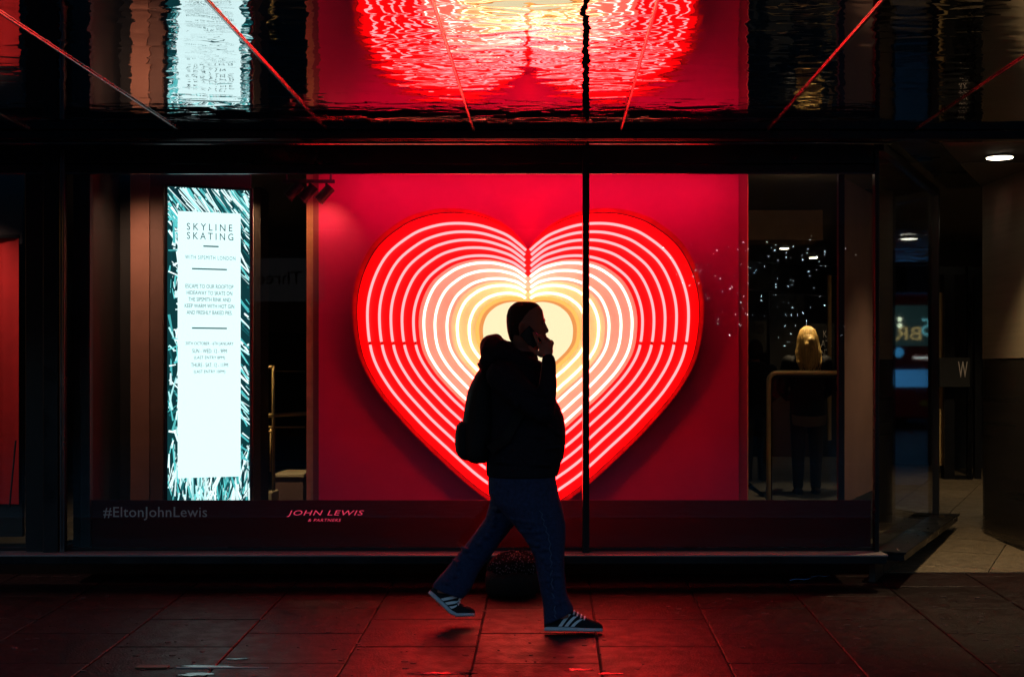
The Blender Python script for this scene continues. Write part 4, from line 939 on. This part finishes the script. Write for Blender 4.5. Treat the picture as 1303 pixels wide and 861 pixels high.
# ------------------------------------------------------------------ across the street (seen mirrored in the glass)
bus = thing('double_decker_bus', 'red double decker bus mirrored in the glazing by the entrance', 'bus', (11.95, -23, -.42))
mred = mat('bus_red', (.5, .012, .012), .25, coat=.5); bx0, bx1 = 10.62, 13.2; by = -23.0; zb_ = -.42
part(MB().box(bx0, bx1, by - 10.5, by, zb_ + .35, zb_ + 4.35), 'bodywork', mred, bus, bevel=.12)
part(MB().box(bx0 + .15, bx1 - .15, by - .1, by + .012, zb_ + 2.65, zb_ + 3.95), 'upper_window', emit('lit_bus_window', (.10, .22, .20), .5), bus, bevel=.03)
part(MB().box(bx0 + .2, bx1 - .2, by - .1, by + .014, zb_ + 1.35, zb_ + 1.9), 'advert_screen', emit('bus_advert', (.10, .45, .9), 1.3), bus, bevel=.02)
text('25', 'route_number', emit('blind_yellow', (.3, .9, .9), 2), bus, (bx0 + 1.45, by + .035, zb_ + 3.25), .62, .55, math.pi, depth=.01)
text('S BR', 'destination', emit('blind_amber', (.9, .6, .2), 2), bus, (bx0 + 1.0, by + .03, zb_ + 3.05), 1.4, .42, math.pi, depth=.008)
part(MB().box(bx0 + 1.1, bx1 - .6, by - .1, by + .016, zb_ + .75, zb_ + .92), 'number_plate', mat('plate_yellow', (.8, .6, .02), .4), bus)
part(MB().box(bx0 + .9, bx1 - .3, by - .1, by + .02, zb_ + 2.25, zb_ + 2.31), 'light_bar', emit('bus_strip', (.9, .95, .8), 3), bus)
for (x, z, c) in ((bx0 + .14, 1.1, (1, .03, .02)), (bx1 - .14, 1.1, (1, .03, .02)), (bx0 + .45, 3.3, (1, 1, .6)), (bx0 + .45, 3.5, (1, 1, .6))):
    part(MB().tube([(x, by - .02, zb_ + z), (x, by + .03, zb_ + z)], .07, 12), 'tail_light' if c[1] < .5 else 'cabin_light', emit('lamp_' + str(z) + str(x), c, 6), bus)
part(MB().ball((bx0 + .42, by, zb_ + 2.45), .16, 14, 8, (1, .2, 1)), 'blue_roundel', emit('roundel', (.1, .5, .9), 1.5), bus, True)
for sx_ in (bx0 + .14, bx1 - .14):
    for yy in (by - 2.2, by - 7.8): part(MB().tube([(sx_ - .14, yy, zb_ + .48), (sx_ + .14, yy, zb_ + .48)], .48, 20), 'wheel', M['black'], bus)
# building opposite with a phone shop sign
ob = thing('opposite_building', 'dark building across the street, mirrored faintly in the shop glass', 'building', (-14, -26, -.4))
part(MB().box(-40, 6, -40, -26, -.45, 9.2), 'wall', mat('dark_stone', (.03, .03, .032), .8, var=.25, scale=2), ob)
for k in range(8):
    for r in range(1):
        x = -36 + k * 5.2; z = 6.2 + r * 3.2
        wn = part(MB().box(x, x + 1.9, -26.05, -25.96, z, z + 2.1), 'window', M['frame'], ob); part(MB().box(x + .1, x + 1.8, -25.958, -25.95, z + .1, z + 2.0), 'pane', M['darkglass'], wn)
for k in range(5): part(MB().box(-36 + k * 8.2, -29 + k * 8.2, -26.03, -25.97, .3, 3.2), 'shop_window', M['darkglass'], ob)
for (nm_lab, x0, x1, y0, y1, h) in (('dark corner building across the street to the right of the side road', 17.5, 48, -40, -26, 9.2), ('dark building closing the far end of the side road behind the bus', -6, 36, -74, -66, 24)):
    o2 = thing('opposite_building', nm_lab, 'building', ((x0 + x1) / 2, y1, -.4))
    part(MB().box(x0, x1, y0, y1, -.45, h), 'wall', bpy.data.materials['dark_stone'], o2)
    for k in range(int((x1 - x0) / 5)):
        x = x0 + 1.2 + k * 5
        wn = part(MB().box(x, x + 1.9, y1 - .05, y1 + .04, 6, 8), 'window', M['frame'], o2); part(MB().box(x + .1, x + 1.8, y1 + .042, y1 + .05, 6.1, 7.9), 'pane', M['darkglass'], wn)
sg = thing('fascia_sign', 'pale lit fascia sign reading Three across the street', 'sign', (-8.3, -25.9, 3.4))
c3 = W(360, 352, 42.6)
part(MB().box(c3.x - 1.1, c3.x + 1.1, -25.9, -25.75, c3.z - .7, c3.z + .62), 'sign_box', emit('sign_grey', (.5, .5, .55), .14), sg)
text('Three', 'lettering', M['black'], sg, (c3.x - .25, -25.745, c3.z + .02), 1.35, None, math.pi, depth=.01)
# bare street tree with fairy lights
tr_ = thing('street_tree', 'bare street tree hung with tiny cold white lights, mirrored in the right of the window', 'tree', (4.3, -10.4, -.4))
rnd = random.Random(11); mb = MB(); mb.tube([(4.3, -10.4, -.4), (4.32, -10.4, 1), (4.28, -10.42, 2.4), (4.35, -10.4, 3.8)], [.13, .1, .08, .05], 10)
part(mb, 'trunk', mat('bark', (.06, .045, .035), .9, var=.3, scale=30, bump=.01), tr_)
mb = MB(); lt = MB()
for i in range(26):
    z = rnd.uniform(1.8, 3.7); a = rnd.uniform(0, 6.28); l = rnd.uniform(.7, 1.9); p0 = Vector((4.3, -10.4, z)); p1 = p0 + Vector((math.cos(a) * l * .5, math.sin(a) * l * .4, l * .22 + .15)); p2 = p0 + Vector((math.cos(a) * l, math.sin(a) * l * .7, l * .3 + .05))
    mb.tube([p0, p1, p2], [.03, .02, .007], 6)
    for q in range(6):
        t = rnd.uniform(.2, 1); c = p0.lerp(p2, t) + Vector((rnd.gauss(0, .45), rnd.gauss(0, .2), rnd.gauss(0, .22))); lt.ball(c, rnd.choice((.006, .008, .013)), 6, 4)
part(mb, 'branch_crown', bpy.data.materials['bark'], tr_); part(lt, 'fairy_light_string', emit('fairy_white', (.72, .95, 1), 30), tr_)['kind'] = 'stuff'
